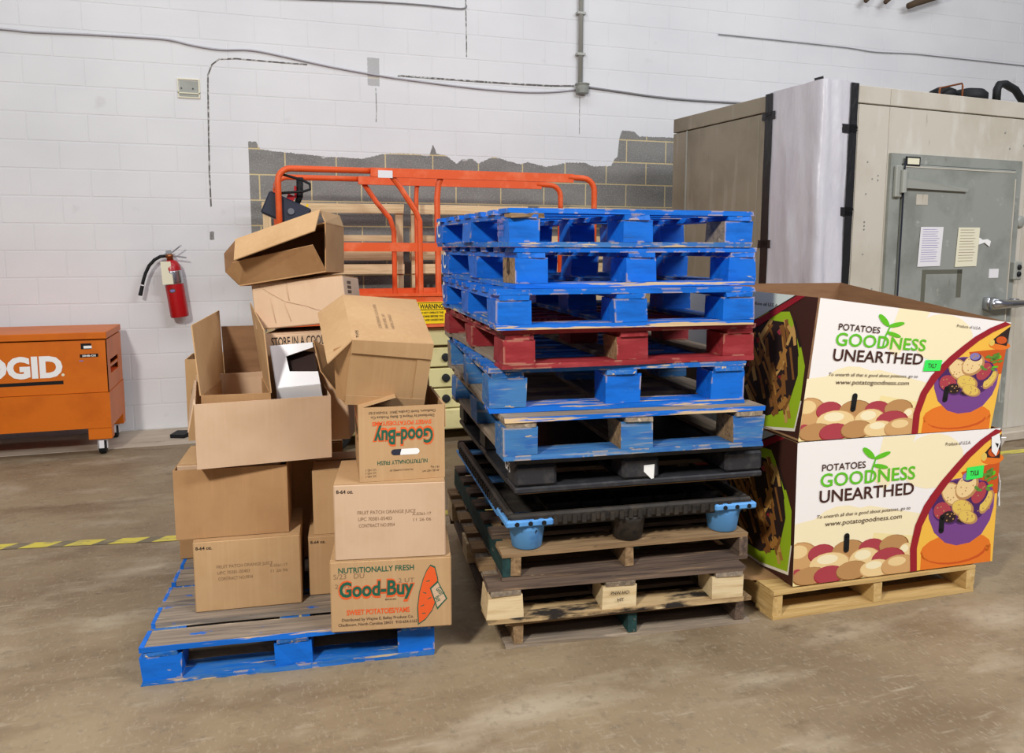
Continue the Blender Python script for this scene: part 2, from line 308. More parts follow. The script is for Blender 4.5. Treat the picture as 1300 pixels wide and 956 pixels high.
# ================================================================== the room
C = 0.2032
BOUND = [(1.335,2.288),(1.413,2.289),(1.429,2.234),(1.568,2.218),(1.789,2.204),(1.99,2.189),(2.137,2.188),(2.253,2.185),(2.405,2.227),(2.518,2.239),(2.815,2.238),(2.851,2.335),(2.877,2.25),(2.974,2.233),(3.057,2.166),(3.099,2.206),(3.198,2.218),(3.248,2.176),(3.384,2.241),(3.537,2.206),(3.639,2.185),(3.706,2.204),(3.886,2.169),(4.083,2.213),(4.26,2.219),(4.331,2.19),(4.52,2.196),(4.551,2.261),(4.582,2.283),(4.595,2.447),(4.618,2.523),(4.746,2.518),(4.796,2.477),(5.174,2.479)]
def wall_material(name, bare, bare2, paint, paint2, speck):
    "white paint over blockwork with an unpainted patch of ragged outline (position in the room decides)"
    m = bpy.data.materials.new(name); m.use_nodes = True; nt = m.node_tree; N = nt.nodes; L = nt.links; b = N['Principled BSDF']
    b.inputs['Roughness'].default_value = .8; b.inputs['Specular IOR Level'].default_value = .2
    g = N.new('ShaderNodeNewGeometry'); sep = N.new('ShaderNodeSeparateXYZ'); L.new(g.outputs['Position'], sep.inputs[0])
    def math_(op, a, c=None, d=None):
        n = N.new('ShaderNodeMath'); n.operation = op
        for i, x in enumerate((a, c, d)):
            if x is None: continue
            if isinstance(x, (int, float)): n.inputs[i].default_value = x
            else: L.new(x, n.inputs[i])
        return n.outputs[0]
    def noise(scale, detail=4):
        mp = N.new('ShaderNodeMapping'); mp.inputs['Scale'].default_value = scale; L.new(g.outputs['Position'], mp.inputs[0])
        n = N.new('ShaderNodeTexNoise'); n.inputs['Scale'].default_value = 1; n.inputs['Detail'].default_value = detail; L.new(mp.outputs[0], n.inputs['Vector']); return n.outputs['Fac']
    X, Z = sep.outputs[0], sep.outputs[2]
    fc = N.new('ShaderNodeFloatCurve'); cv = fc.mapping.curves[0]
    pts = [((x-1.3)/4.0, (z-2.0)/.7) for x, z in BOUND]
    cv.points[0].location = (0, pts[0][1]); cv.points[1].location = (1, pts[-1][1])
    for p in pts: cv.points.new(*p)
    for p in cv.points: p.handle_type = 'VECTOR'
    fc.mapping.update()
    L.new(math_('DIVIDE', math_('SUBTRACT', X, 1.3), 4.0), fc.inputs['Value'])
    zb = math_('ADD', math_('MULTIPLY', fc.outputs[0], .7), 2.0)
    rag = math_('MULTIPLY', math_('SUBTRACT', noise((60, 1, 60)), .5), .03)
    below = math_('LESS_THAN', math_('ADD', Z, rag), zb)
    right = math_('GREATER_THAN', X, 1.347)
    left = math_('LESS_THAN', X, 6.5)
    m1 = math_('MULTIPLY', math_('MULTIPLY', below, right), left)
    def rect(x0, x1, z0, z1):
        xr = math_('ADD', X, math_('MULTIPLY', rag, .4)); zr = math_('ADD', Z, math_('MULTIPLY', rag, .6))
        a = math_('MULTIPLY', math_('GREATER_THAN', xr, x0), math_('LESS_THAN', xr, x1))
        c = math_('MULTIPLY', math_('GREATER_THAN', zr, z0), math_('LESS_THAN', zr, z1)); return math_('MULTIPLY', a, c)
    mask = math_('MAXIMUM', m1, math_('MAXIMUM', rect(2.304, 2.402, 2.78, 3.005), rect(1.03, 1.062, 1.51, 1.575)))
    def colmix(fac, c1, c2):
        mx = N.new('ShaderNodeMix'); mx.data_type = 'RGBA'; L.new(fac, mx.inputs['Factor'])
        for i, c in ((6, c1), (7, c2)):
            if isinstance(c, tuple): mx.inputs[i].default_value = (*lin(c), 1)
            else: L.new(c, mx.inputs[i])
        return mx.outputs[2]
    def ramp(f, lo, hi):
        r = N.new('ShaderNodeMapRange'); L.new(f, r.inputs[0]); r.inputs[1].default_value = lo; r.inputs[2].default_value = hi; return r.outputs[0]
    pc = colmix(ramp(noise((1.1, 1, 1.6)), .4, .7), paint, paint2)
    pc = colmix(math_('MULTIPLY', ramp(noise((5, 1, 5), 8), .68, .85), .5), pc, (168, 166, 164))
    bc = colmix(ramp(noise((2.4, 1, 4.8)), .4, .65), bare, bare2)
    bc = colmix(ramp(noise((90, 90, 90), 2), .5, .75), bc, speck)
    # thin washes of primer smeared below the paint line
    smear = math_('MULTIPLY', math_('GREATER_THAN', math_('ADD', Z, math_('MULTIPLY', math_('SUBTRACT', noise((6, 1, 3)), .5), .25)), math_('ADD', zb, .015)), .5)
    bc = colmix(smear, bc, paint2)
    L.new(colmix(mask, pc, bc), b.inputs['Base Color'])
    bp = N.new('ShaderNodeBump'); bp.inputs['Strength'].default_value = .15; bp.inputs['Distance'].default_value = .002
    L.new(noise((70, 70, 70), 3), bp.inputs['Height']); L.new(bp.outputs[0], b.inputs['Normal'])
    return m
M['wall_block'] = wall_material('painted_concrete_block', (134, 133, 129), (116, 115, 113), (222, 223, 224), (214, 215, 217), (158, 157, 153))
M['wall_joint'] = wall_material('painted_mortar_joint', (204, 188, 146), (188, 172, 134), (219, 220, 221), (211, 212, 214), (214, 200, 160))

def floor_material():
    return mat('stained_concrete_floor', (152, 134, 106), .6, layers=[((126, 108, 84), (.9, .9, 1), .42, .66), ((172, 158, 134), (1.6, 4, 1), .52, .72), ((112, 92, 68), (1.6, 4, 1), .52, .68, .6), ((88, 70, 50), (2.5, 5, 1), .63, .74, .7), ((182, 170, 148), (7, 34, 1), .60, .76, .5), ((112, 100, 84), (30, 30, 1), .54, .74, .6), ((174, 160, 136), (90, 40, 1), .56, .76, .6), ((80, 68, 56), (9, 9, 1), .70, .78, .8)], bump=((20, 20, 20), .25, .004), coord='World', spec=.35, rotz=.22)
M['floor'] = floor_material()
M['floor2'] = mat('pale_concrete_strip', (196, 184, 166), .7, layers=[((172, 160, 142), (2, 6, 1), .45, .7), ((120, 104, 84), (5, 9, 1), .64, .76)], coord='World')
fl = struct(MB().bx(-10, 20, -20, -.575, -.2, 0).build('floor', 'floor'), 'brown stained concrete floor')
MB().bx(-8, 18, -.565, .0, -.2, .002).build('edge_strip', 'floor2', fl)

wall = struct(MB().bx(-8, 18, .0016, .25, 0, 6.1).build('wall_back', 'wall_joint'), 'white painted concrete block wall with a bare grey patch')
def block_mesh(w, h):
    mb = MB(); b = .0012; d = .03
    hx, hz = w/2-.0055, h/2-.0055
    vs = [(-hx+b, 0, -hz+b), (hx-b, 0, -hz+b), (hx-b, 0, hz-b), (-hx+b, 0, hz-b), (-hx, b, -hz), (hx, b, -hz), (hx, b, hz), (-hx, b, hz), (-hx, d, -hz), (hx, d, -hz), (hx, d, hz), (-hx, d, hz)]
    return vs, [(0, 1, 2, 3), (0, 4, 5, 1), (1, 5, 6, 2), (2, 6, 7, 3), (3, 7, 4, 0), (4, 8, 9, 5), (5, 9, 10, 6), (6, 10, 11, 7), (7, 11, 8, 4)]
bvs, bfs = block_mesh(2*C, C)
cands = []; rest = []
for row in range(30):
    z = (row+.5)*C
    for i in range(-20, 45):
        x = (i+.5)*2*C+(C if row % 2 else 0)
        top = 3.215+(x+.31)*.0927+.05
        vis = -.75 < x < 9.6 and z < top+.1
        if x > 5.2 and z < 2.62: vis = False
        if 2.75 < x <= 5.25 and z < 1.55: vis = False
        if 1.5 < x <= 2.75 and z < 1.1: vis = False
        if x < .1 and z < .75: vis = False
        (cands if vis else rest).append((x, z))
cands.sort(key=lambda p: (Vector((p[0], 0, p[1]))-CAM).length)
rest += cands[300:]
src = None
for x, z in cands[:300]:
    if src is None:
        mb = MB(); mb.add(bvs, bfs); src = mb.build('block', 'wall_block', wall, loc=(x, 0, z))
    else:
        o = src.copy(); o.location = (x, 0, z); COL.objects.link(o); o.parent = wall
mb = MB()
for x, z in rest: mb.add([(a+x, b, c+z) for a, b, c in bvs], bfs)
o = mb.build('further_blocks', 'wall_block', wall); o['kind'] = 'stuff'

# old paint scars and cracks in the wall
mb = MB()
for pts, r in (([(1.049,1.773),(1.048,2.031),(1.055,2.335),(1.06,2.516),(1.065,2.695),(1.069,2.785),(1.101,2.864),(1.155,2.909),(1.283,2.922),(1.519,2.917),(1.822,2.914)], .006), ([(2.555,2.876),(2.823,2.874),(3.202,2.872),(3.63,2.873),(3.926,2.877),(4.137,2.89)], .008), ([(3.143,3.6),(3.148,3.279),(3.15,3.071)], .005), ([(2.37,2.763),(2.373,2.585),(2.367,2.489)], .003), ([(4.199,2.805),(4.199,2.472)], .0025)):
    mb.tube([(x, .0, z) for x, z in pts], r, 6)
mb.build('paint_scar', 'scar', wall)

def wire(name, label, pts, r, m):
    # smooth the run of the wire with extra points
    P3 = [Vector((x, -.012, z)) for x, z in pts]; out = []
    for i in range(len(P3)-1):
        p0, p1, p2, p3 = P3[max(i-1, 0)], P3[i], P3[i+1], P3[min(i+2, len(P3)-1)]
        for k in range(4):
            t = k/4; out.append(.5*((2*p1)+(p2-p0)*t+(2*p0-5*p1+4*p2-p3)*t*t+(3*p1-p0-3*p2+p3)*t**3))
    out.append(P3[-1])
    o = MB().tube(out, r, 6).build(name, m, smooth=True)
    return tag(o, label, 'cable')
wire('wall_cable', 'thin grey cable running along the left half of the white wall', [(-1.2,3.02),(-.324,3.012),(-.125,3.007),(.236,3.019),(.61,3.026),(.803,3.024),(.97,2.996),(1.169,2.979),(1.391,2.992),(1.641,2.962),(1.885,2.925),(2.135,2.892),(2.391,2.865),(2.654,2.844),(3.201,2.813),(3.631,2.806),(3.926,2.823),(4.15,2.855)], .007, 'cable')
wire('wall_cable', 'paired grey cable drooping from junction box towards the walk-in cooler', [(4.26,2.886),(4.619,2.862),(4.941,2.841),(5.272,2.831),(5.83,2.833),(7.4,2.85)], .009, 'cable_dark')
wire('wall_cable', 'short loose wire at the top of wall left of conduit', [(1.5,3.40),(1.899,3.42),(2.402,3.448),(2.796,3.459),(3.101,3.458),(3.149,3.49)], .006, 'cable_dark')
wire('wall_cable', 'thin dark wire on wall high above the walk-in cooler', [(5.6,3.45),(6.383,3.446),(7.084,3.439),(7.426,3.423),(7.877,3.44),(8.345,3.438),(10.2,3.42)], .0045, 'cable_dark')

t = thing('conduit', 'vertical grey metal conduit ending in a round junction box', 'conduit', (4.2, 0, 2.8))
MB().tube([(4.19, -.03, 6.0), (4.19, -.03, 2.90)], .021, 10).build('pipe', 'steel', t, True, smooth=True)
MB().lathe([(.02, -.02), (.058, -.015), (.058, .055), (.066, .06), (.066, .07), (.02, .072)], (4.206, -.04, 2.835), 16).build('junction_box', 'galv', t, True, smooth=False)
for z in (3.15, 3.5, 3.85): MB().bx(4.15, 4.23, -.054, -.0, z, z+.02).build('strap', 'steel', t, True)

t = thing('electrical_box', 'small square electrical box with cream rim set in white wall', 'electrical box', (.925, 0, 2.6))
mb = MB()
for a in ((.846, 1.006, 2.736, 2.745), (.846, 1.006, 2.600, 2.608), (.846, 1.006, 2.632, 2.640), (.846, .852, 2.608, 2.736), (.996, 1.006, 2.608, 2.736)): mb.bx(a[0], a[1], -.012, .01, a[2], a[3])
mb.build('rim', 'paper_cream', t, True)
MB().bx(.858, .992, -.004, .005, 2.612, 2.728).build('cover', 'galv', t, True)
for x in (.872, .955): MB().lathe([(.006, 0), (.006, .006)], (x, -.004, 2.672), 8, M4=Matrix.Rotation(math.radians(90), 3, 'X')).build('screw', 'navy', t, True)

# hazard tape on the floor: yellow and dark diagonal pieces
line = [(-1.6, -2.30), (.14, -2.475), (.93, -2.61), (2.5, -2.655), (6.5, -2.62), (10, -2.60)]
M['haz_yellow'] = mat('worn_yellow_tape', (214, 198, 84), .7, layers=[((150, 138, 108), (9, 24, 1), .50, .64)], coord='World')
M['haz_dark'] = mat('worn_dark_tape', (122, 112, 92), .7, layers=[((150, 138, 108), (9, 30, 1), .5, .66)], coord='World')
mb = MB(); s = 0; w = .037
def at_len(d):
    for i in range(len(line)-1):
        a, b = Vector(line[i]), Vector(line[i+1]); l = (b-a).length
        if d <= l or i == len(line)-2:
            t_ = (b-a)/l; return a+t_*d, Vector((-t_.y, t_.x))
        d -= l
k = 0
while s < 11.4:
    seg = .13 if k % 2 == 0 else .075
    if s > 5.2: seg = .13; k = 0
    p0, n0 = at_len(s); p1, n1 = at_len(s+seg); sk = .05
    q0, _ = at_len(max(0, s+sk)); q1, _ = at_len(s+seg+sk)
    mb.add([(p0.x-n0.x*w, p0.y-n0.y*w, .0025), (p1.x-n1.x*w, p1.y-n1.y*w, .0025), (q1.x+n1.x*w, q1.y+n1.y*w, .0025), (q0.x+n0.x*w, q0.y+n0.y*w, .0025)], [(0, 1, 2, 3)], k % 2)
    s += seg; k += 1
tag(mb.build('floor_tape', ['haz_yellow', 'haz_dark']), 'worn yellow and black striped hazard tape line on floor', 'floor tape')

o = MB().slab([(.70, -.36, .03), (.80, -.40, .03), (.86, -.33, .045), (.84, -.24, .03), (.74, -.22, .03)], .028).build('floor_scrap', 'rubber')
tag(o, 'small black scrap lying on floor at the foot of wall', 'scrap')
# things hanging into the top edge, high on the wall
o = MB().tube([(7.72, -.10, 3.87), (7.80, -.12, 3.905), (7.95, -.13, 3.95), (8.2, -.12, 4.03)], [.03, .034, .03, .028], 8).build('wooden_stick', 'twig', smooth=True); tag(o, 'rough brown wooden stick end high on wall at the top edge', 'stick')
o = MB().tube([(7.18, -.12, 3.865), (7.24, -.10, 3.92), (7.30, -.05, 4.0)], [.022, .026, .026], 8).build('dark_stub', 'twig', smooth=True); tag(o, 'left of two short dark stubs at the top edge of wall', 'stick', 'dark stubs high on the wall')
o = MB().tube([(7.42, -.12, 3.875), (7.49, -.10, 3.93), (7.55, -.05, 4.02)], [.022, .028, .026], 8).build('dark_stub', 'twig', smooth=True); tag(o, 'right one of two dark stubs beside brown wooden stick', 'stick', 'dark stubs high on the wall')
# ================================================================== pallets
def board(name, L_, W_, T_, loc, rotz, m, parent, jit=.002, n=4, tilt=0):
    "plank with its length along local x, made of n lengths with uneven edges"
    mb = MB(); vs = []; fs = []
    for i in range(n+1):
        x = -L_/2+L_*i/n
        for sy, sz in ((-1, -1), (1, -1), (1, 1), (-1, 1)):
            vs.append((x+(random.uniform(-jit, jit)*2 if i in (0, n) else 0), sy*W_/2+random.uniform(-jit, jit), sz*T_/2+random.uniform(-jit, jit)*.4))
    for i in range(n):
        for k in range(4): fs.append((i*4+k, i*4+(k+1) % 4, i*4+4+(k+1) % 4, i*4+4+k))
    fs += [(3, 2, 1, 0), tuple(range(4*n, 4*n+4))]
    mb.add(vs, fs)
    return mb.build(name, m, parent, loc=loc, rot=(tilt, 0, rotz))
BLK = {}
def raw_end(t, i, j, m):
    'bare sawn wood on the left face of one block'
    o = BLK[(t.name, i, j)]; o.data.materials.append(M[m]); o.data.polygons[len(o.data.polygons)-2].material_index = 1
def block_pallet(label, loc, yaw, W, D, H, mt, ntop=7, name='pallet', group='stacked pallets', bw=.115, tilt=(0, 0), bt=.018, kind='pallet', bigtop=.09):
    t = thing(name, label, 'pallet', loc, (tilt[0], tilt[1], yaw), group)
    g = lambda k: mt.get(k, mt['*'])
    bh = H-3*bt; e = .0008
    ys = [.06]+[.06+(D-.12)*(i+1)/(ntop-1) for i in range(ntop-1)]
    for i, y in enumerate(ys):
        ww = .118 if i in (0, ntop-1) else bigtop
        board('deck_board', W, ww, bt-e, (W/2, y, H-bt/2), random.uniform(-.3, .3), g('lead') if i == 0 else g('deck'), t)
    xs = (bw/2, W/2, W-bw/2); yb = (.068, D/2, D-.068)
    for x in xs: board('stringer_board', D, bw*.85, bt-e, (x, D/2, H-1.5*bt), 90, g('stringer'), t)
    for j, y in enumerate(yb):
        for i, x in enumerate(xs):
            BLK[(t.name, i, j)] = board('block', bw, .132, bh-e, (x+random.uniform(-.006, .006) if i == 1 else x, y+random.uniform(0, .006), bt+bh/2), 0, g('block%d%d' % (i, j)) if ('block%d%d' % (i, j)) in mt else g('block'), t, jit=.0025, n=2)
    board('bottom_board', W, .118, bt-e, (W/2, .062, bt/2), 0, g('bottomfront'), t)
    board('bottom_board', W, .118, bt-e, (W/2, D-.062, bt/2), 0, g('bottom'), t)
    for x in xs: board('bottom_board', D-.25, bw*.8, bt-e, (x, D/2, bt/2), 90, g('bottom'), t)
    return t
def stringer_pallet(label, loc, yaw, W, D, H, mt, group='stacked pallets', ntop=7, nbot=5, sw=.036, bt=.016, tilt=(0, 0), inset=0.02, topw=.1):
    t = thing('pallet', label, 'pallet', loc, (tilt[0], tilt[1], yaw), group)
    g = lambda k: mt.get(k, mt['*'])
    sh = H-2*bt
    for i in range(ntop):
        y = .065+(D-.13)*i/(ntop-1)
        board('deck_board', W, .125 if i in (0, ntop-1) else topw, bt-.0008, (W/2, y, H-bt/2), random.uniform(-.4, .4), g('lead') if i == 0 else g('deck'), t)
    for i, x in enumerate((sw/2+inset, W/2, W-sw/2-inset)):
        board('stringer', D-.01, sw, sh-.0008, (x, D/2, bt+sh/2), 90, g('stringer%d' % i) if ('stringer%d' % i) in mt else g('stringer'), t)
    for i in range(nbot):
        y = .065+(D-.13)*i/(nbot-1)
        board('bottom_board', W, .12, bt-.0008, (W/2, y, bt/2), 0, g('bottomfront') if i == 0 else g('bottom'), t)
    return t
def stencil(parent, o, ux, uy, items, m='white'):
    p = Print(face_map(o, ux, uy))
    for (s, x, y, w, h) in items: p.text(s, x, y, w, h, m, 3, .015)
    return p.build('stencil_mark', parent)

LSIDE = ((0, -1, 0), (0, 0, 1))   # left face read from the left: x runs towards the viewer
# --- pallet carrying the cartons
chep = block_pallet('worn blue wooden pallet on floor carrying the brown cartons', (.970, -4.025, 0), -5.5, .975, 1.17, .137,
    {'*': 'blue', 'lead': 'grey_blue_wood', 'deck': 'grey_blue_wood', 'stringer': 'blue_worn', 'block': 'blue', 'bottomfront': 'blue_worn', 'bottom': 'grey_blue_wood'}, group='single pallets on the floor', bw=.125, bigtop=.128)
for i in range(7):
    y = .06+(1.17-.12)*i/6
    board('painted_board_end', .014, .130 if 0 < i < 6 else .120, .019, (.0055, y, .128), 0, 'blue', chep, n=1, jit=.001)
board('painted_board_edge', .97, .006, .019, (.4875, .0005, .128), 0, 'blue_chip', chep)

# --- the tall stack, from the floor up
S = {}
S[11] = stringer_pallet('bottommost pallet of tall stack, dirty dark wood lying on floor', (2.196, -4.165, 0), -5.6, .975, 1.18, .108, {'*': 'dark_wood', 'lead': 'brown_wood', 'bottomfront': 'grey_wood', 'stringer0': 'brown_wood', 'stringer1': 'green_wood', 'stringer2': 'dark_wood'}, inset=.03)
S[10] = block_pallet('second pallet from floor in tall stack, pale end blocks and tan front boards', (2.125, -4.175, .1085), -6.4, .995, 1.18, .142, {'*': 'dark_wood', 'block': 'pine', 'lead': 'dark_wood', 'deck': 'brown_wood', 'bottomfront': 'stained_wood', 'bottom': 'dark_wood', 'stringer': 'grey_wood'}, bw=.13)
stencil(S[10], (.43, -.0, .03), (1, 0, 0), (0, 0, 1), [('PNW-HCI', .03, .045, .07, .012), ('HT', .055, .018, .025, .012)], 'ink_dark')
S[9] = stringer_pallet('dark wooden pallet with green painted left rail, third from floor', (2.19, -4.145, .2508), -5.2, .975, 1.18, .1055, {'*': 'dark_wood', 'lead': 'brown_wood', 'deck': 'dark_wood', 'stringer0': 'green_wood', 'stringer1': 'brown_wood', 'stringer2': 'dark_wood', 'bottomfront': 'dark_wood'}, inset=.0)
board('stringer_splice', .5, .036, .07, (.05, .25, .054), 90, 'brown_wood', S[9]); board('stringer_splice', .4, .036, .05, (.545, .3, .065), 90, 'green_wood', S[9])

# nestable plastic pallet with cup feet
t = S[8] = thing('plastic_pallet', 'black nestable plastic pallet standing on light blue cup feet', 'pallet', (2.21, -4.155, .357), (0, 0, -4.6), 'stacked pallets')
W, D, H = .965, 1.14, .143
mb = MB()   # deep rim with ribs
for (x0, x1, y0, y1) in ((.0, W, 0, .03), (0, W, D-.03, D), (0, .03, .03, D-.03), (W-.03, W, .03, D-.03)): mb.bx(x0, x1, y0, y1, H-.045, H, bev=.008)
for i in range(22):
    x = .1+i*(W-.2)/21; mb.bx(x-.008, x+.008, -.007, 0, H-.043, H-.012)
for i in range(26):
    y = .1+i*(D-.2)/25; mb.bx(-.007, 0, y-.008, y+.008, H-.043, H-.012)
mb.build('rim', 'black_plastic2', t)
mb = MB(); mb.bx(.03, W-.03, .03, D-.03, H-.062, H-.052)
for i in range(1, 6): mb.bx(.03+i*(W-.06)/6-.004, .03+i*(W-.06)/6+.004, .03, D-.03, H-.052, H-.030)
for i in range(1, 7): mb.bx(.03, W-.03, .03+i*(D-.06)/7-.004, .03+i*(D-.06)/7+.004, H-.052, H-.030)
mb.build('deck', 'black_plastic2', t)
for j, y in enumerate((.075, D/2, D-.075)):
    for i, x in enumerate((.085, W/2, W-.085)):
        blue = i == 0 or (i == 2 and j != 1)
        MB().lathe([(.05, 0), (.056, .004), (.066, H-.07), (.080, H-.043)], (x, y, 0), 18).build('foot', 'sky_plastic' if blue else 'black_plastic2', t, smooth=True)
for x0, x1 in ((-.012, .165), (W-.16, W+.014)):
    mb = MB(); mb.bx(x0, x1, -.012, .012, H-.044, H-.018, bev=.006); mb.bx(x0 if x0 < 0 else x1-.024, x0+.024 if x0 < 0 else x1, .012, .16, H-.044, H-.018, bev=.006)
    c = mb.build('corner_bumper', 'sky_plastic', t)
    for k in range(3): MB().lathe([(.009, 0), (.008, .003)], (x0+.04+k*.05, -.012, H-.031), 10, M4=Matrix.Rotation(math.radians(90), 3, 'X')).build('bolt', 'rubber', c)
mb = MB(); mb.bx(-.010, .006, .15, D-.02, H-.050, H-.044); mb.build('side_bumper', 'sky_plastic', t)

# low skid of weathered boards between the two plastic pallets
t = thing('board_skid', 'thin skid of weathered brown boards between the two plastic pallets', 'skid', (2.24, -4.13, .5005), (0, 0, -4.4))
for i in range(5): board('board', .93, .10, .018, (.475, .055+i*.24, .0745), random.uniform(-1.0, 1.0), 'dark_wood' if i else 'brown_wood', t, jit=.003)
for x in (.14, .475, .81): board('bearer', .78, .05, .064, (x, .70, .0325), 90, 'dark_wood', t)

t = S[7] = thing('plastic_pallet', 'black moulded plastic pallet with blocks, under the blue pallets', 'pallet', (2.225, -4.18, .5848), (0, 0, -4.3), 'stacked pallets')
W, D, H = .975, 1.16, .135
mb = MB(); mb.bx(0, W, 0, D, H-.03, H, bev=.006); mb.build('deck', 'black_plastic', t)
mb = MB()
for y0, y1 in ((0, .13), (D/2-.06, D/2+.06), (D-.13, D)): mb.bx(0, W, y0, y1, 0, .022, bev=.005)
for x0, x1 in ((0, .12), (W/2-.06, W/2+.06), (W-.12, W)): mb.bx(x0, x1, .13, D/2-.06, .001, .021); mb.bx(x0, x1, D/2+.06, D-.13, .001, .021)
mb.build('runners', 'black_plastic', t)
for y in (.065, D/2, D-.065):
    for x in (.078, W/2-.01, W-.078): MB().box((x, y, .0635), (.156 if x != W/2-.01 else .145, .13, .083), bev=.012).build('block', 'black_plastic', t)
p = Print(face_map((W/2+.0, -.0005, .022), (1, 0, 0), (0, 0, 1))); p.poly([(.0, .03), (.03, .0), (.04, .002), (.042, .055), (0, .053)], 'white', 1); p.build('white_label', t)
stencil(t, (-.0005, .16, .04), *LSIDE, [('GPS', .01, .02, .08, .035)], 'paper')

blue1 = {'*': 'blue', 'deck': 'blue', 'lead': 'blue_worn', 'bottomfront': 'blue_chip', 'stringer': 'blue', 'bottom': 'blue_worn'}
S[6] = block_pallet('faded blue pallet with bare grey deck, resting on black plastic pallet', (2.17, -4.225, .7202), -4.9, .99, 1.18, .1535, {'*': 'blue_faded', 'lead': 'grey_wood', 'deck': 'grey_wood', 'bottomfront': 'blue_faded', 'bottom': 'grey_wood', 'stringer': 'grey_wood'}, bw=.125)
board('painted_board_edge', .985, .005, .017, (.495, -.0005, .1445), 0, 'blue_chip', S[6])
S[5] = block_pallet('blue pallet with thin grey inner boards just below the red pallet', (2.14, -4.145, .8742), -6.2, .975, 1.17, .1605, {'*': 'blue_faded', 'block': 'blue_faded', 'block10': 'blue', 'block20': 'blue', 'lead': 'blue_worn', 'deck': 'blue_worn', 'bottomfront': 'blue_chip', 'bottom': 'grey_wood', 'stringer': 'blue_worn'}, bw=.135)
S[4] = block_pallet('dark red pallet in the middle of tall blue stack', (2.177, -4.192, 1.0352), -3.0, .97, 1.16, .1385, {'*': 'red', 'bottom': 'grey_wood', 'block10': 'red'}, bw=.12)
S[3] = block_pallet('blue pallet lying directly on top of red pallet', (2.146, -4.217, 1.1742), -3.8, .97, 1.16, .1375, dict(blue1, lead='blue'), bw=.125)
S[2] = block_pallet('second pallet from top of tall stack, blue with cracked corner block', (2.226, -4.174, 1.3122), -.4, .96, 1.15, .1425, dict(blue1, lead='blue'), bw=.118)
S[1] = block_pallet('topmost blue pallet of tall stack with splintered front board', (2.20, -4.183, 1.4552), -.3, .96, 1.15, .1330, dict(blue1, lead='blue', bottomfront='blue_worn'), bw=.115)
stencil(S[1], (-.0035, .13, .02), *LSIDE, [('PMR', .01, .062, .07, .016), ('NO001', .01, .04, .075, .016), ('0711', .01, .018, .065, .016)], 'lilac')
stencil(S[2], (-.0035, .13, .02), *LSIDE, [('0', .045, .03, .03, .06)], 'ink_dark')
for k in (1, 2, 3):
    stencil(S[k], (-.0035, 1.15, .02), *LSIDE, [('C', .03, .025, .06, .075)], 'white')
for k, i, j, m in ((1, 2, 0, 'grey_wood'), (2, 0, 0, 'brown_wood'), (4, 1, 0, 'brown_wood'), (6, 1, 0, 'brown_wood'), (6, 2, 0, 'brown_wood'), (5, 0, 2, 'grey_wood')): raw_end(S[k], i, j, m)
# splintered stub of the broken lead board on the top pallet
board('splinter', .12, .05, .014, (.06, .02, .108), 4, 'brown_wood', S[1], jit=.006)

# --- pine pallet under the potato bins with a grey slip sheet
pp = stringer_pallet('light pine pallet under the two printed potato bins', (3.262, -4.27, 0), -2.5, .975, 1.18, .118, {'*': 'pine2', 'lead': 'pine2', 'deck': 'grey_wood', 'bottomfront': 'pine2'}, group='single pallets on the floor', inset=.0, sw=.04)
def loc_pt(o, x, y, z): return MATRIX[o.name]@Vector((x, y, z))
mb = MB(); mb.slab([loc_pt(pp, *q) for q in ((-.03, .12, .1215), (.98, .02, .1215), (.98, 1.15, .1215), (-.03, 1.15, .1215))], .003)
mb.slab([loc_pt(pp, *q) for q in ((-.03, .12, .1215), (-.03, 1.0, .1215), (-.062, .9, .108), (-.072, .2, .104))], .003)
tag(mb.build('slip_sheet', 'kraft_brown'), 'brown cardboard slip sheet sticking out under the lower potato bin', 'cardboard sheet')
# ================================================================== cartons
TK = .0045
def closed_carton(label, loc, rot, dims, m='kraft', group='brown cartons piled on the pallet', flap_m=None):
    w, d, h = dims; t = thing('carton', label, 'box', loc, rot, group)
    MB().box((w/2, d/2, (h-.003)/2), (w, d, h-.003), bev=.004).build('body', m, t)
    fm = flap_m or m
    MB().bx(.002, w-.002, .002, d/2-.0015, h-.003, h+.0005).build('flap', fm, t)
    MB().bx(.002, w-.002, d/2+.0015, d-.002, h-.003, h+.0005).build('flap', fm, t)
    return t
def open_carton(label, loc, rot, dims, m='kraft', inner='kraft_dark', flaps=(), group='brown cartons piled on the pallet'):
    """flaps: (side, angle, length) angle 0 = straight up, 90 = flat outwards, 180 = folded down outside, negative = inwards"""
    w, d, h = dims; t = thing('carton', label, 'box', loc, rot, group); k = TK
    body = MB()
    body.bx(0, w, 0, d, 0, k)
    body.bx(0, w, 0, k, k, h); body.bx(0, w, d-k, d, k, h); body.bx(0, k, k, d-k, k, h); body.bx(w-k, w, k, d-k, k, h)
    body.build('body', m, t)
    for side, ang, ln in flaps:
        a = math.radians(ang); o, u = math.sin(a)*ln, math.cos(a)*ln
        e = .003
        q = {'F': [(e, 0, h), (w-e, 0, h), (w-e, -o, h+u), (e, -o, h+u)], 'B': [(w-e, d, h), (e, d, h), (e, d+o, h+u), (w-e, d+o, h+u)],
             'L': [(0, d-e, h), (0, e, h), (-o, e, h+u), (-o, d-e, h+u)], 'R': [(w, e, h), (w, d-e, h), (w+o, d-e, h+u), (w+o, e, h+u)]}[side]
        MB().slab(q, .004).build('flap', m, t)
    return t
def front_print(t, name='printed_lettering'): return Print(face_map((0, -.0004, 0), (1, 0, 0), (0, 0, 1)))
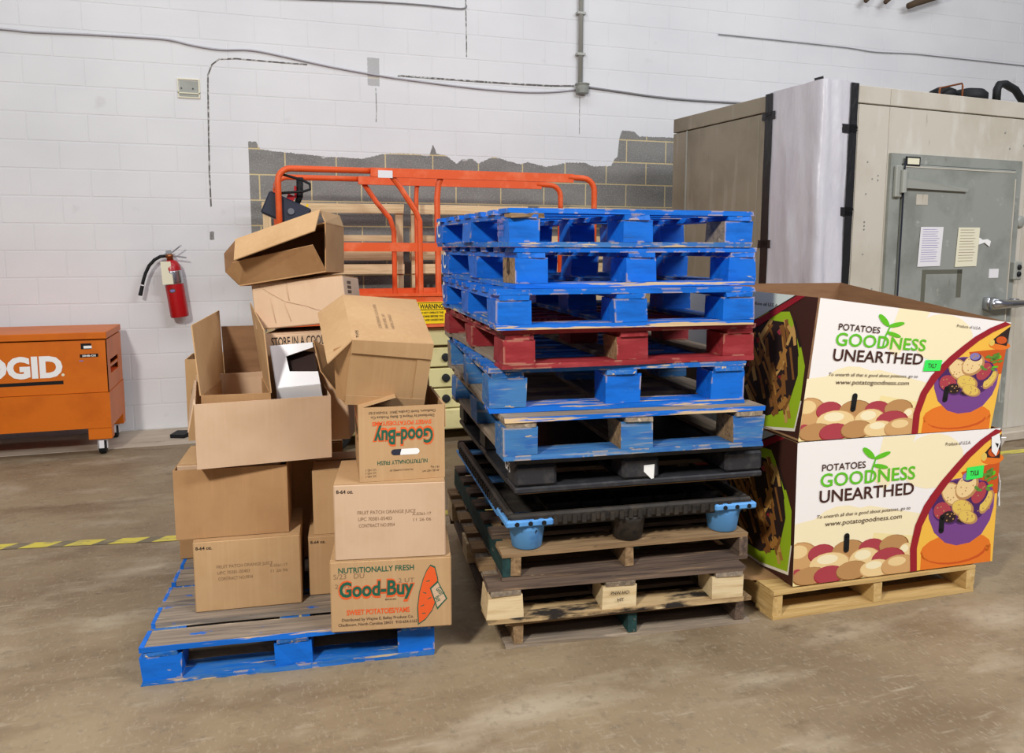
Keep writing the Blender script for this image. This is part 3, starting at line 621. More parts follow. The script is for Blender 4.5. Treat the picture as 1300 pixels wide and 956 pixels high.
def juice_text(p, w, h):
    p.text('8-64 oz.', w*.025, h*.88, w*.15, h*.045, 'ink_dark', 2, .02)
    for i, (s, ww) in enumerate((('FRUIT PATCH ORANGE JUICE', .52), ('UPC 70381-05403', .30), ('CONTRACT NO.0954', .32))): p.text(s, w*(.21+.005*i), h*(.60-.085*i), w*ww, h*.045, 'ink_faint', 2)
    p.text('A-0361-17', w*.70, h*.56, w*.17, h*.04, 'ink_faint', 2); p.text('11 26 06', w*.71, h*.485, w*.16, h*.04, 'ink_faint', 2)
def goodbuy_text(p, w, h, slot=False, yam=True):
    x = lambda u: u*w; y = lambda v: v*h
    p.text('NUTRITIONALLY FRESH', x(.07), y(.83), x(.62 if yam else .62), y(.075), 'ink_green', 2, .015)
    X0, WW = (.075, .61) if yam else (.17, .66)
    p.text('Good-Buy', x(X0)-.004, y(.50)-.004, x(WW)+.008, y(.20)+.006, 'ink_orange', 2, .068, shear=.05)
    p.text('Good-Buy', x(X0), y(.50), x(WW), y(.20), 'ink_green', 4, .030, shear=.05)
    p.text('BRAND', x(.45), y(.42), x(.09), y(.025), 'ink_dark', 2)
    p.text('SWEET POTATOES/YAMS', x(.13 if yam else .2), y(.24), x(.52 if yam else .6), y(.07), 'ink_orange', 2, .03)
    p.text('Distributed by Wayne E. Bailey Produce Co.', x(.09), y(.155), x(.59 if yam else .75), y(.04), 'ink_grey', 2, .012)
    p.text('Chadbourn, North Carolina 28431  910-654-5163', x(.06), y(.085), x(.65 if yam else .8), y(.04), 'ink_grey', 2, .012)
    if yam:
        pts = [(.725, .07), (.72, .3), (.735, .5), (.765, .68), (.795, .8), (.825, .87), (.86, .84), (.88, .7), (.888, .55), (.87, .4), (.835, .25), (.78, .13)]
        cx = sum(a for a, b in pts)/12; cy = sum(b for a, b in pts)/12
        p.poly([(x(cx+(a-cx)*1.1), y(cy+(b-cy)*1.06)) for a, b in pts], 'ink_green', 2); p.poly([(x(a), y(b)) for a, b in pts], 'ink_orange', 3)
        for a, b, c, e in ((.74, .3, .77, .32), (.76, .5, .79, .48), (.79, .65, .82, .66), (.75, .2, .78, .2), (.80, .4, .83, .42)): p.poly([(x(a), y(b)), (x(c), y(e)), (x(c), y(e+.015)), (x(a), y(b+.012))], 'ink_green', 4)
        p.poly([(x(a), y(b)) for a, b in ((.818, .56), (.885, .66), (.965, .40), (.88, .25))], 'ink_green', 5)
        p.poly([(x(a), y(b)) for a, b in ((.832, .55), (.887, .63), (.952, .40), (.882, .285))], 'kraft_pink', 6)
        p.text('Good', x(.868), y(.54), x(.07), y(.07), 'ink_green', 7, .02, rot=-55); p.text('Buy', x(.858), y(.42), x(.05), y(.07), 'ink_green', 7, .02, rot=-55)
        p.text('S/23   DU', x(.03), y(.75), x(.25), y(.07), 'ink_faint', 1); p.text('2 UT', x(.04), y(.62), x(.13), y(.06), 'ink_faint', 1); p.text('2 UT', x(.56), y(.66), x(.13), y(.06), 'ink_faint', 1)
    else:
        p.text('PACKED BY', x(.30), y(.1), x(.2), y(.0), 'ink_grey', 2) if False else None

B = {}
# row of orange juice and yam cartons standing on the pallet deck
zD = .1375
B[1] = closed_carton('low front carton with faint juice lettering, alone at left of pallet deck', (1.129, -3.815, zD), (0, 0, -5), (.373, .30, .268), 'kraft')
p = front_print(B[1]); juice_text(p, .373, .268); p.build('printed_lettering', B[1])
B['1b'] = closed_carton('mostly hidden carton on pallet deck behind the low left carton', (1.03, -3.27, zD), (0, 0, -3), (.37, .29, .262), 'kraft_brown')
B[5] = closed_carton('yam carton printed green and orange at the front corner of pallet', (1.583, -4.116, zD), (0, 0, -10.3), (.413, .30, .256), 'kraft')
p = front_print(B[5]); goodbuy_text(p, .413, .256); p.build('printed_lettering', B[5])
B[9] = closed_carton('shaded carton on pallet deck seen between the two front stacks', (1.531, -3.795, zD), (0, 0, -6), (.37, .28, .236), 'kraft')
p = front_print(B[9]); p.text('8-64 oz.', .008, .205, .055, .011, 'ink_dark', 2, .02); p.build('printed_lettering', B[9])
B[4] = closed_carton('juice carton stacked on the yam carton, with small 8-64 oz. print', (1.602, -4.120, zD+.257), (0, 0, -10.6), (.375, .30, .268), 'kraft_pink', flap_m='kraft')
p = front_print(B[4]); juice_text(p, .375, .268); p.build('printed_lettering', B[4])
B[8] = open_carton('carton with a cut open window standing on the shaded carton', (1.553, -3.79, zD+.238), (0, 0, -6), (.36, .27, .245), 'kraft', flaps=(('F', -88, .12), ('B', -89, .12)))
B[2] = open_carton('wide brown open carton with plain front, on the low left carton', (1.073, -3.786, zD+.271), (0, 0, -5.3), (.391, .32, .255), 'kraft_brown')
B['2i'] = closed_carton('pale carton sitting inside the wide brown open carton', (1.085, -3.757, zD+.277), (0, 0, -5.3), (.355, .28, .262), 'kraft_pink', flap_m='kraft')
B[3] = open_carton('long pale open carton holding other boxes, jutting over the wide brown one', (1.161, -3.864, .682), (4.56, -.1, 3.1), (.463, .36, .235), 'kraft_pink', flaps=(('L', 168, .10), ('B', -5, .02)))
B[7] = open_carton('narrow carton with an oval hand hole at left edge of the pile', (1.098, -3.405, .68), (0, 0, -4), (.25, .2, .33), 'kraft')
p = Print(face_map((0, -.0004, 0), (1, 0, 0), (0, 0, 1))); p.ell((.035, .18), .017, .045, 'black', 1); p.build('hand_hole', B[7])

B[15] = closed_carton('shadowed carton deep in the gap between the two carton stacks', (1.425, -3.40, zD), (0, 0, -3), (.28, .25, .50), 'kraft_brown')
# --- carton with three raised flaps, standing inside the long pale one
t = thing('carton', 'open carton with tall raised flaps standing in the long pale carton', 'box', (1.29, -3.65, .70), (0, 0, 0), 'brown cartons piled on the pallet')
FL_, FR_, BL_, BR_ = (1.183, -3.845, .94), (1.415, -3.865, .94), (1.245, -3.44, .94), (1.385, -3.44, .94)
dn = lambda q: (q[0], q[1]+.02, .715)
mb = MB()
for a, b in ((FL_, FR_), (FR_, BR_), (BR_, BL_), (BL_, FL_)): mb.slab([dn(a), dn(b), b, a], TK)
mb.slab([dn(FL_), dn(FR_), dn(BR_), dn(BL_)], TK)
mb.build('body', 'kraft_brown', t, True)
MB().slab([FL_, BL_, (1.236, -3.43, 1.205), (1.163, -3.82, 1.185)], .004).build('flap', 'kraft', t, True)
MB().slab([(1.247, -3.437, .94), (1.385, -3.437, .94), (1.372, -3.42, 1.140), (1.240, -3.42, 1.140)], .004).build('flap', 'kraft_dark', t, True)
MB().slab([BR_, FR_, (1.398, -3.86, 1.165), (1.352, -3.46, 1.235)], .004).build('flap', 'kraft', t, True)

# --- white die-cut carton leaning back in the long pale carton
t = thing('white_carton', 'small white carton with a dark cut-out, leaning inside the pale carton', 'box', (1.50, -3.8, .90))
tl, tr, mr, ml = Vector((1.419, -3.677, 1.086)), Vector((1.575, -3.690, 1.096)), Vector((1.590, -3.838, .957)), Vector((1.435, -3.822, .947))
bl, br = Vector((1.438, -3.800, .90)), Vector((1.597, -3.816, .91))
n_ = (mr-ml).cross(tl-ml).normalized()
L2 = lambda u, v: ml+(mr-ml)*u+(tl-ml)*v
hole = [(.36, .36), (1.0, .30), (1.0, .88), (.34, .72)]
mb = MB(); k = .003
def pan(pts): mb.slab([L2(u, v) for u, v in pts], k)
pan([(0, 0), (1, 0), (1, .30), (.36, .36)]); pan([(0, 0), (.36, .36), (.34, .72), (0, 1)]); pan([(.34, .72), (1, .88), (1, 1), (0, 1)])
dd = -n_*.038
mb.slab([ml, ml+dd, mr+dd, mr], k); mb.slab([tl, tr, tr+dd, tl+dd], k); mb.slab([ml, tl, tl+dd, ml+dd], k)
mb.build('body', 'white_card', t, True)
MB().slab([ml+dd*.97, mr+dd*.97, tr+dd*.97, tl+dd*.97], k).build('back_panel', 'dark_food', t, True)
MB().slab([bl, br, mr, ml], k).build('tuck_flap', 'white_card', t, True)

# --- the box marked STORE IN A COOL, and what is stacked on it
B[12] = closed_carton('carton printed STORE IN A COOL, under the crumpled pale carton', (1.418, -3.632, .70), (0, -3, -16), (.30, .25, .424), 'kraft_pink')
p = front_print(B[12]); p.text('STORE IN A COOL', .030, .377, .20, .034, 'ink_dark', 2, .012); p.build('printed_lettering', B[12])
B[13] = closed_carton('crumpled pale carton under the topmost open carton', (1.372, -3.599, 1.139), (-4.4, -5.5, -19.0), (.353, .267, .178), 'kraft_pink', flap_m='kraft_brown')
mb = MB()   # dented fold lines on the front panel
for a, b in (((.03, .165), (.12, .10)), ((.12, .10), (.20, .075)), ((.135, .17), (.14, .10)), ((.07, .12), (.08, .02)), ((.20, .075), (.26, .05)), ((.12, .10), (.14, .02))):
    mb.tube([(a[0], -.0005, a[1]), ((a[0]+b[0])/2, -.002, (a[1]+b[1])/2), (b[0], -.0005, b[1])], .0011, 5)
mb.build('crease', 'kraft_pink', B[13], smooth=True)
p = Print(face_map((.353+.0005, .03, .09), (0, 1, 0), (0, 0, 1)))
for i in range(3): p.poly([(.03, .02+i*.018), (.09, .02+i*.018), (.09, .032+i*.018), (.03, .032+i*.018)], 'ink_grey', 1)
p.build('printed_stamp', B[13])

t = thing('carton', 'topmost open carton of the pile, lying tilted with drooping flaps', 'box', (1.50, -3.6, 1.34), (0, 0, 0), 'brown cartons piled on the pallet')
V = Vector
bl_, br_ = V((1.319, -3.600, 1.312)), V((1.632, -3.700, 1.366)); tl_, tr_ = V((1.312, -3.597, 1.478)), V((1.636, -3.696, 1.548))
back = V((.090, .245, -.01))
mb = MB()
mb.slab([bl_, br_, br_+back, bl_+back], TK); mb.slab([tl_, tr_, tr_+back, tl_+back], TK)
mb.slab([bl_+back, br_+back, tr_+back, tl_+back], TK); mb.slab([br_, br_+back, tr_+back, tr_], TK); mb.slab([bl_, bl_+back, tl_+back, tl_], TK)
mb.build('body', 'kraft_brown', t, True)
MB().slab([tl_+V((0, 0, .003)), V((1.618, -3.690, 1.592)), V((1.590, -3.785, 1.512)), V((1.307, -3.70, 1.405))], .004).build('flap', 'kraft', t, True)
MB().slab([tr_, tr_+back, V((1.712, -3.448, 1.582)), V((1.618, -3.682, 1.592))], .004).build('flap', 'kraft', t, True)
MB().slab([bl_, br_, V((1.583, -3.745, 1.462)), V((1.341, -3.668, 1.408))], .004).build('flap', 'kraft_brown', t, True)
MB().slab([bl_, V((1.341, -3.668, 1.408)), V((1.298, -3.645, 1.396)), V((1.272, -3.60, 1.36))], .004).build('flap_corner', 'kraft_brown', t, True)
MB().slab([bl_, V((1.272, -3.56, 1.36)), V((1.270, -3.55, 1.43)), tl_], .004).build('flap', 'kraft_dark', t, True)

# --- right hand stack: upside down yam carton and the tilted open carton on it
B[10] = open_carton('open yam carton turned upside down, lettering inverted, with white hand hole', (1.690, -4.128, zD+.257+.2695), (0, 0, -4.5), (.290, .37, .256), 'kraft', flaps=(('B', 25, .16), ('L', -75, .13), ('R', 179, .08)))
mpf = face_map((.290, -.0004, .256), (-1, 0, 0), (0, 0, -1))
mp_ud = lambda u, v, l: Vector((.290-u, -.0004-l, .256-v))
p = Print(mp_ud)
p.text('NUTRITIONALLY FRESH', .060, .186, .17, .014, 'ink_green', 2, .01)
p.text('Good-Buy', .036, .077, .208, .056, 'ink_orange', 2, .068, shear=.05); p.text('Good-Buy', .040, .081, .200, .049, 'ink_green', 4, .030, shear=.05)
p.text('SWEET POTATOES/YAMS', .045, .050, .20, .014, 'ink_orange', 2, .03)
p.text('Distributed by Wayne E. Bailey Produce Co.', .035, .031, .215, .009, 'ink_grey', 2, .01); p.text('Chadbourn, North Carolina 28431  910-654-5163', .03, .015, .225, .009, 'ink_grey', 2, .01)
p.text('40 LBS. NET WT.', .02, .226, .06, .007, 'ink_grey', 2); p.text('18.1 Kg.', .02, .214, .03, .007, 'ink_grey', 2); p.text('PACKED & SHIPPED BY', .11, .218, .08, .006, 'ink_grey', 2)
for i in range(3): p.text('U.S. NO. 1', .235, .212+i*.011, .035, .007, 'ink_grey', 2)
p.ell((.172, .158), .011, .0105, 'navy', 2, a0=90, a1=270); p.ell((.098, .158), .011, .0105, 'white', 2, a0=-90, a1=90)
p.ell((.172, .158), .011, .0105, 'navy', 2.2); p.ell((.098, .158), .011, .0105, 'white', 2.2); p.poly([(.098, .1475), (.152, .1475), (.152, .1685), (.098, .1685)], 'white', 2.4); p.poly([(.148, .1475), (.172, .1475), (.172, .1685), (.154, .1685)], 'navy', 2.6)
p.build('printed_lettering', B[10])
p = Print(lambda u, v, l: Vector((-.0004-l, .37-(.37-u), .256-v)))
p.text('Good-Buy', .06, .08, .25, .055, 'ink_orange', 2, .05, shear=.12); p.text('Good-Buy', .064, .084, .242, .049, 'ink_green', 4, .02, shear=.12); p.text('SWEET POTATOES/YAMS', .08, .045, .22, .015, 'ink_orange', 2, .03)
p.build('side_lettering', B[10])

B[11] = t = thing('carton', 'tilted empty carton with splayed flaps on the upside down yam carton', 'box', (1.652, -4.072, .925), (19.8, 5.0, .34), 'brown cartons piled on the pallet')
w, d, h = .273, .375, .245
mb = MB(); k = TK
mb.bx(0, w, 0, d, 0, k); mb.bx(0, w, 0, d, h-k, h); mb.bx(0, w, 0, k, k, h-k); mb.bx(0, w, d-k, d, k, h-k); mb.bx(w-k, w, k, d-k, k, h-k)
mb.build('body', 'kraft', t)
MB().slab([(0, 0, h), (0, d, h), (-.085, d-.01, h-.075), (-.075, -.03, h-.075)], .004).build('flap', 'kraft', t)
MB().slab([(0, d, 0), (0, 0, 0), (-.085, .07, .085), (-.095, d-.04, .07)], .004).build('flap', 'kraft_brown', t)
MB().slab([(0, 0, .01), (0, 0, h-.01), (-.055, .012, h-.045), (-.03, .012, .02)], .004).build('flap', 'kraft_brown', t)
MB().slab([(0, -.0005, h), (w, -.0005, h), (w, -.0035, h-.058), (0, -.0035, h-.046)], .003).build('closed_flap', 'kraft', t)
MB().slab([(0, -.0005, 0), (0, -.0025, .038), (w, -.0025, .03), (w, -.0005, 0)], .002).build('closed_flap', 'kraft', t)
MB().slab([(w, -.0005, .03), (w, -.0005, h-.06), (w-.048, -.003, h-.06), (w-.045, -.003, .03)], .0025).build('closed_flap', 'kraft', t)
p = Print(face_map((0, 0, h+.0003), (1, 0, 0), (0, 1, 0)))
for i, s in enumerate(('FRUIT PATCH ORANGE JUICE', 'UPC 70381-05403', 'CONTRACT NO.0954')): p.text(s, .10+.022*i, .30 if i == 0 else .22, .20 if i == 0 else .12, .011, 'ink_faint', 2, rot=-90)
p.text('8-64 oz.', .015, .07, .055, .012, 'ink_dark', 2, rot=-90)
p.build('printed_lettering', t)

# ================================================================== potato bins
def potato_bin(label, fl, fr, tr, tl, depth, sag, stick):
    """corrugated bulk bin. four front corners, depth vector, vertical drop of the back rim"""
    fl, fr, tr, tl = map(Vector, (fl, fr, tr, tl)); dv = Vector(depth)
    t = thing('potato_bin', label, 'bin', fl, (0, 0, 0), 'printed potato bulk bins')
    bfl, bfr = fl+dv, fr+dv; btl, btr = tl+dv+Vector((0, 0, sag[0])), tr+dv+Vector((sag[2] if len(sag) > 2 else 0, 0, sag[1]))
    k = .009
    MB().slab([fl, fr, tr, tl], k).build('front_panel', ['print_white'], t, True)
    for nm, q in (('side_panel', [bfl, fl, tl, btl]), ('side_panel', [fr, bfr, btr, tr]), ('back_panel', [bfr, bfl, btl, btr])):
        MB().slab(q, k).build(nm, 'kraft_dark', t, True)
    MB().slab([fl+Vector((0, 0, .01)), fr+Vector((0, 0, .01)), bfr+Vector((0, 0, .01)), bfl+Vector((0, 0, .01))], .008).build('bottom_panel', 'kraft_brown', t, True)
    # ---- front artwork
    p = Print(quad_map(fl, fr, tr, tl)); rg = random.Random(5)
    p.poly([(0, 0), (.60, 0), (.60, .26), (.3, .34), (0, .30)], 'pale_yellow', 1)
    p.poly([(0, .30), (.3, .34), (.60, .26), (.62, .42), (.35, .52), (0, .44)], 'pale_yellow2', 1)
    p.ell((.22, .34), .16, .20, 'pale_yellow2', 1.5); p.ell((.65, .80), .16, .20, 'pale_yellow2', 1.5, a0=0, a1=360)
    p.poly([(.40, 1), (.56, 1), (.50, .78), (.42, .62), (.36, .7)], 'pale_yellow2', 1.2)
    # picture corner at the right of the red swoosh
    cur = [(.965, 1.0), (.89, .93), (.817, .84), (.76, .75), (.70, .65), (.655, .56), (.62, .484), (.58, .343), (.56, .17), (.568, 0)]
    inn = [(1.0, .985), (.915, .90), (.842, .805), (.787, .715), (.73, .615), (.688, .53), (.655, .455), (.615, .33), (.595, .17), (.602, 0)]
    p.poly([(1, 0), (1, .985)]+inn[1:], 'golden', 2)
    p.ell((.80, .13), .185, .12, 'orange', 3); p.poly([(.62, .13), (.60+.02, .0), (.99, .0), (.985, .13)], 'orange', 3)
    p.ell((.80, .10), .16, .085, 'deep_orange', 3.5); p.ell((.79, .125), .165, .095, 'orange', 3.7)
    p.poly([(.80, .70), (1, .76), (1, .52), (.93, .50), (.87, .52)], 'deep_orange', 3); p.ell((.96, .78), .06, .04, 'orange', 3.2); p.poly([(1, .965), (.93, .85), (.9, .8), (1, .78)], 'dark_food', 3.4)
    p.ell((.965, .83), .03, .035, 'deep_orange', 3.8); p.ell((.915, .80), .015, .03, 'yellow_potato', 3.8)
    p.poly([(.640, .48), (.648, .38), (.68, .27), (.74, .185), (.80, .155), (.87, .165), (.93, .22), (.97, .32), (.985, .42), (.985, .52), (.82, .38)], 'purple', 4)
    p.ell((.812, .495), .174, .165, 'purple', 4.2, rot=4); p.ell((.812, .50), .160, .150, 'purple_dark', 4.4, rot=4)
    pots = [(.83, .36, .05, .05, 'dark_food', 0), (.72, .42, .05, .075, 'red_potato', 10), (.755, .37, .04, .05, 'dark_food', 20), (.885, .40, .045, .06, 'purple_dark', 0), (.945, .46, .028, .085, 'yellow_potato', -15), (.905, .53, .042, .09, 'red_potato', -10), (.765, .54, .052, .095, 'pale_potato', 20), (.835, .59, .055, .095, 'pale_potato', -12), (.82, .43, .05, .07, 'yellow_potato', 30), (.85, .36, .04, .06, 'yellow_potato', 40), (.84, .66, .03, .035, 'lilac', 0)]
    for i, (a, b, rx, ry, m, ro) in enumerate(pots):
        p.ell((a, b), rx*1.06, ry*1.06, 'brown_potato' if m in ('pale_potato', 'yellow_potato') else 'purple_dark', 4.8+i*.3, ro)
        p.ell((a-.004, b+.006), rx*.9, ry*.9, m, 4.95+i*.3, ro)
        for _ in range(7): p.ell((a+rg.uniform(-.6, .6)*rx, b+rg.uniform(-.6, .6)*ry), .004, .006, 'brown_potato', 5.08+i*.3, n=6)
    for _ in range(16): p.ell((.925+rg.uniform(-.045, .06), .63+rg.uniform(-.08, .10)), .010, .018, 'herb' if rg.random() < .75 else 'leaf_green', 8.4, rg.uniform(0, 180), 8)
    p.strip(cur, inn, 'swoosh', 9)
    # heap of potatoes along the bottom
    hp = [(.03, .19, .09, .12, 'tan_potato'), (.13, .21, .065, .07, 'red_potato'), (.26, .20, .085, .09, 'brown_potato'), (.37, .21, .065, .07, 'red_potato'), (.48, .21, .075, .08, 'brown_potato'), (.545, .15, .04, .07, 'pale_potato'), (.17, .13, .10, .085, 'pale_potato'), (.34, .13, .08, .09, 'pale_potato'), (.455, .115, .085, .085, 'red_potato'), (.02, .07, .03, .05, 'red_potato'), (.08, .055, .085, .07, 'brown_potato'), (.17, .05, .075, .07, 'red_potato'), (.28, .06, .08, .075, 'brown_potato'), (.395, .055, .08, .07, 'pale_potato'), (.51, .055, .09, .085, 'tan_potato')]
    for i, (a, b, rx, ry, m) in enumerate(hp):
        cl = lambda q: (min(max(q[0], .001), .571), max(q[1], .001))
        def e(rx, ry, m, l, dx=0, dy=0): p.poly([cl((a+dx+rx*math.cos(2*math.pi*j/18), b+dy+ry*math.sin(2*math.pi*j/18))) for j in range(18)], m, l)
        dk = {'red_potato': 'swoosh', 'pale_potato': 'tan_potato', 'tan_potato': 'brown_potato', 'brown_potato': 'fry2'}[m]
        e(rx, ry, dk, 2+i*.35); e(rx*.93, ry*.9, m, 2.15+i*.35, -.003, .006)
        if m != 'brown_potato': e(rx*.5, ry*.4, {'red_potato': 'red_potato', 'pale_potato': 'pale_yellow2', 'tan_potato': 'pale_potato'}[m], 2.25+i*.35, -.012, .03*ry/.07)
    # hand slots
    for a, b in ((.245, .27), (.715, .33)):
        p.ell((a, b+.05), .013, .02, 'black', 10); p.ell((a, b-.05), .013, .02, 'black', 10); p.poly([(a-.013, b-.05), (a+.013, b-.05), (a+.013, b+.05), (a-.013, b+.05)], 'black', 10)
    # leaf mark
    for cx, cy, rx, ry, ro in ((.332, .895, .017, .050, 32), (.398, .872, .016, .044, -62), (.392, .795, .015, .040, -112)): p.ell((cx, cy), rx, ry, 'leaf_green', 9.5, ro, 14)
    p.strip([(.350, .70), (.356, .78), (.372, .86)], [(.343, .70), (.349, .785), (.366, .865)], 'leaf_green', 9.6)
    # lettering
    p.text('POTATOES', .115, .795, .205, .046, 'type_brown', 10, .010); p.text('GOODNESS', .110, .685, .455, .092, 'leaf_green', 10, .014); p.text('UNEARTHED', .108, .575, .455, .085, 'type_brown', 10, .014)
    p.text('To unearth all that is good about potatoes, go to', .10, .465, .45, .024, 'type_brown', 10, .0, shear=.15); p.text('www.potatogoodness.com', .14, .405, .37, .034, 'type_brown', 10, .0, shear=.1)
    p.text('Produce of U.S.A.', .71, .905, .13, .024, 'type_brown', 10)
    p.build('printed_front', t, True)
    x, y = stick[:2]
    q = Print(quad_map(fl, fr, tr, tl)); q.poly([(x, y), (x+.088, y+.008), (x+.091, y+.10), (x+.003, y+.092)], 'sticker', 13); q.text(stick[2], x+.02, y+.03, .045, .035, 'ink_dark', 14, .02); q.build('green_sticker', t, True)
    # ---- left side artwork (u runs from the back edge to the front corner)
    p = Print(quad_map(bfl, fl, tl, btl)); rg = random.Random(11)
    p.poly([(0, 0), (1, 0), (1, 1), (0, 1)], 'type_brown', 1)
    p.poly([(.0, .35), (.3, .49), (.64, .79), (.87, 1), (.0, 1)], 'sky_white', 6.5); p.strip([(.0, .28), (.3, .44), (.67, .745), (.93, 1.0)], [(.0, .35), (.3, .49), (.65, .79), (.885, 1.0)], 'swoosh', 9.5)
    p.poly([(.1, .05), (.8, .02), (.968, .08), (.982, .28), (.980, .52), (.935, .68), (.85, .88), (.6, .84), (.0, .70)], 'plate_green', 2)
    p.strip([(.1, .03), (.8, .0), (.974, .06), (.988, .28)], [(.1, .05), (.8, .02), (.968, .08), (.982, .28)], 'cream', 3)
    p.poly([(.0, .15), (.3, .1), (.80, .10), (.915, .20), (.948, .45), (.93, .62), (.85, .80), (.6, .80), (.0, .68)], 'dark_food', 4)
    for i in range(95):
        a, b = rg.uniform(.50, .915), rg.uniform(.17, .76)
        l, w_ = rg.uniform(.05, .115), rg.uniform(.012, .024); ro = rg.choice([-60, -70, -50, 60, 75, -65, -40]); co, si = math.cos(math.radians(ro)), math.sin(math.radians(ro))
        m = rg.choice(['fry', 'fry2', 'fry3', 'fry2', 'dark_food', 'fry'])
        if rg.random() < .10: m = rg.choice(['red_potato', 'herb', 'swoosh', 'lilac']); l *= .3
        p.poly([(a+(sx*l*co-sy*w_*si)*.6, b+sx*l*si+sy*w_*co) for sx, sy in ((-1, -.7), (1, -1), (1, .6), (-1, 1))], m, 4.2+i*.012)
    p.text('Produce of U.S.A.', .58, .90, .20, .026, 'type_brown', 10.5)
    p.build('printed_side', t, True)
    return t
lowb = potato_bin('lower printed potato bin standing square on the pine pallet', (3.352, -4.262, .125), (4.330, -4.306, .125), (4.328, -4.306, .703), (3.345, -4.262, .705), (.05, 1.14, 0), (0, 0), (.825, .64, 'TXL8'))
uppb = potato_bin('upper open potato bin slumped to one side on the lower one', (3.350, -4.258, .710), (4.272, -4.300, .706), (4.337, -4.303, 1.148), (3.409, -4.262, 1.266), (.05, 1.10, 0), (0, .115, .03), (.572, .52, 'TXL7'))
# loose white strap end at the right corner of the lower bin
t = lowb
mb = MB(); mb.bar([(4.337, -4.310, .665), (4.348, -4.27, .60), (4.372, -4.25, .53), (4.385, -4.26, .45), (4.372, -4.27, .40), (4.366, -4.28, .36)], .022, .004); mb.slab([(4.365, -4.28, .40), (4.395, -4.26, .46), (4.40, -4.25, .40), (4.375, -4.26, .34)], .003)
mb.build('loose_strap', 'white', t, True)
p = Print(quad_map((3.352, -4.262, .125), (4.330, -4.306, .125), (4.328, -4.306, .703), (3.345, -4.262, .705)))
p.poly([(.945, .945), (.985, .97), (.995, .90), (.975, .80), (.95, .84)], 'white', 15); p.poly([(.965, .90), (.985, .89), (.98, .86)], 'black', 16); p.build('torn_label', t, True)
# ================================================================== walk-in cooler
FW, FD, FH = 3.2, 1.65, 2.502
fr = thing('walk_in_cooler', 'large beige walk-in cooler with grey metal door at right', 'cooler', (4.853, -2.455, 0), (0, 0, 5.2))
MB().bx(-.03, FW, -.10, FD+.02, 0, .075, bev=.01).build('curb', 'floor2', fr)
core = MB().bx(.03, FW-.01, .03, FD-.03, .075, FH-.03).build('core', 'core_dark', fr)
# front wall panels with narrow joints between them, fascia band on top
zs = FH-.114
for x0, x1 in ((.0, .30), (.303, .576), (.579, 1.98), (1.983, FW)):
    MB().bx(x0, x1, 0, .05, .075, zs-.004, bev=.003).build('front_panel', 'cooler', fr)
for x0, x1 in ((.0, .576), (.579, 1.93), (1.933, FW)):
    MB().bx(x0, x1, -.002, .05, zs+.004, FH, bev=.003).build('fascia', 'cooler', fr)
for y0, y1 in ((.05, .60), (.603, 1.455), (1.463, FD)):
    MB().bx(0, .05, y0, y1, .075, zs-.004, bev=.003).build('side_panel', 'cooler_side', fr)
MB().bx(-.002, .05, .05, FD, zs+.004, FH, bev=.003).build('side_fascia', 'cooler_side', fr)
MB().bx(-.004, .002, 1.452, 1.466, .1, zs).build('joint_strip', 'steel', fr)
MB().bx(.05, FW, .05, FD, FH-.03, FH-.012).build('roof_panel', 'cooler', fr)
mb = MB()
for k in range(14):
    x, z = random.choice([.40, .45, .5]), random.uniform(.4, 2.2); mb.lathe([(.007, 0), (.005, .004)], (x, 0, z), 8, M4=Matrix.Rotation(math.radians(90), 3, 'X'))
for x, z in ((1.72, 2.28), (1.78, 2.17), (1.93, 2.2)): mb.lathe([(.009, 0), (.006, .004)], (x, 0, z), 8, M4=Matrix.Rotation(math.radians(90), 3, 'X'))
mb.build('rivet', 'galv', fr)
# door frame, door leaf and hardware
MB().bx(.589, .690, -.022, .0, .08, 2.082).bx(.690, 1.90, -.022, .0, 2.015, 2.082).bx(1.835, 1.90, -.022, .0, .08, 2.015).build('door_frame', 'galv', fr)
door = MB().bx(.700, 1.828, -.040, -.002, .09, 2.010, bev=.006).build('door_leaf', 'galv', fr)
MB().bx(.693, .699, -.046, -.038, .10, 2.03).build('door_gasket', 'navy', door)
MB().bx(.70, 1.80, -.044, -.038, 1.992, 1.999).bx(1.806, 1.815, -.044, -.038, .3, 1.95).build('trim_bead', 'cooler', door)
h = MB(); h.bx(.615, .675, -.050, -.022, 1.79, 2.0, bev=.006); h.lathe([(.022, 0), (.022, .15)], (.672, -.058, 1.82), 12); h.build('hinge', 'steel', fr)
MB().slab([(.672, -.066, 1.852), (1.30, -.060, 1.842), (1.30, -.060, 1.862), (1.05, -.064, 1.885), (.672, -.066, 1.915)], .022).build('hinge_strap', 'steel', fr)
MB().bx(.700, .832, -.046, -.038, 2.022-.02, 2.062).build('rating_plate_frame', 'rubber', fr); MB().bx(.712, .820, -.048, -.044, 2.012, 2.052).build('rating_plate', 'brass' if 'brass' in M else 'paper_cream', fr)
MB().bx(.82, .93, -.0425, -.039, 1.745, 1.815).build('blank_label', 'cooler', door)
L_ = MB(); L_.tube([(1.56, -.10, 1.05), (1.66, -.11, 1.045), (1.90, -.105, 1.045)], [.045, .034, .026], 10); L_.box((1.60, -.06, 1.05), (.09, .06, .09), bev=.01); L_.box((1.87, -.06, 1.045), (.06, .06, .07), bev=.01); L_.build('latch_handle', 'chrome', fr, smooth=True)
MB().box((1.895, -.035, 1.285), (.085, .05, .14), bev=.01).build('switch_box', 'steel', fr)
for z in (1.31, 1.26): MB().lathe([(.02, 0), (.02, .008), (.012, .014)], (1.895, -.06, z), 12, M4=Matrix.Rotation(math.radians(90), 3, 'X')).build('switch_knob', 'rubber', fr)
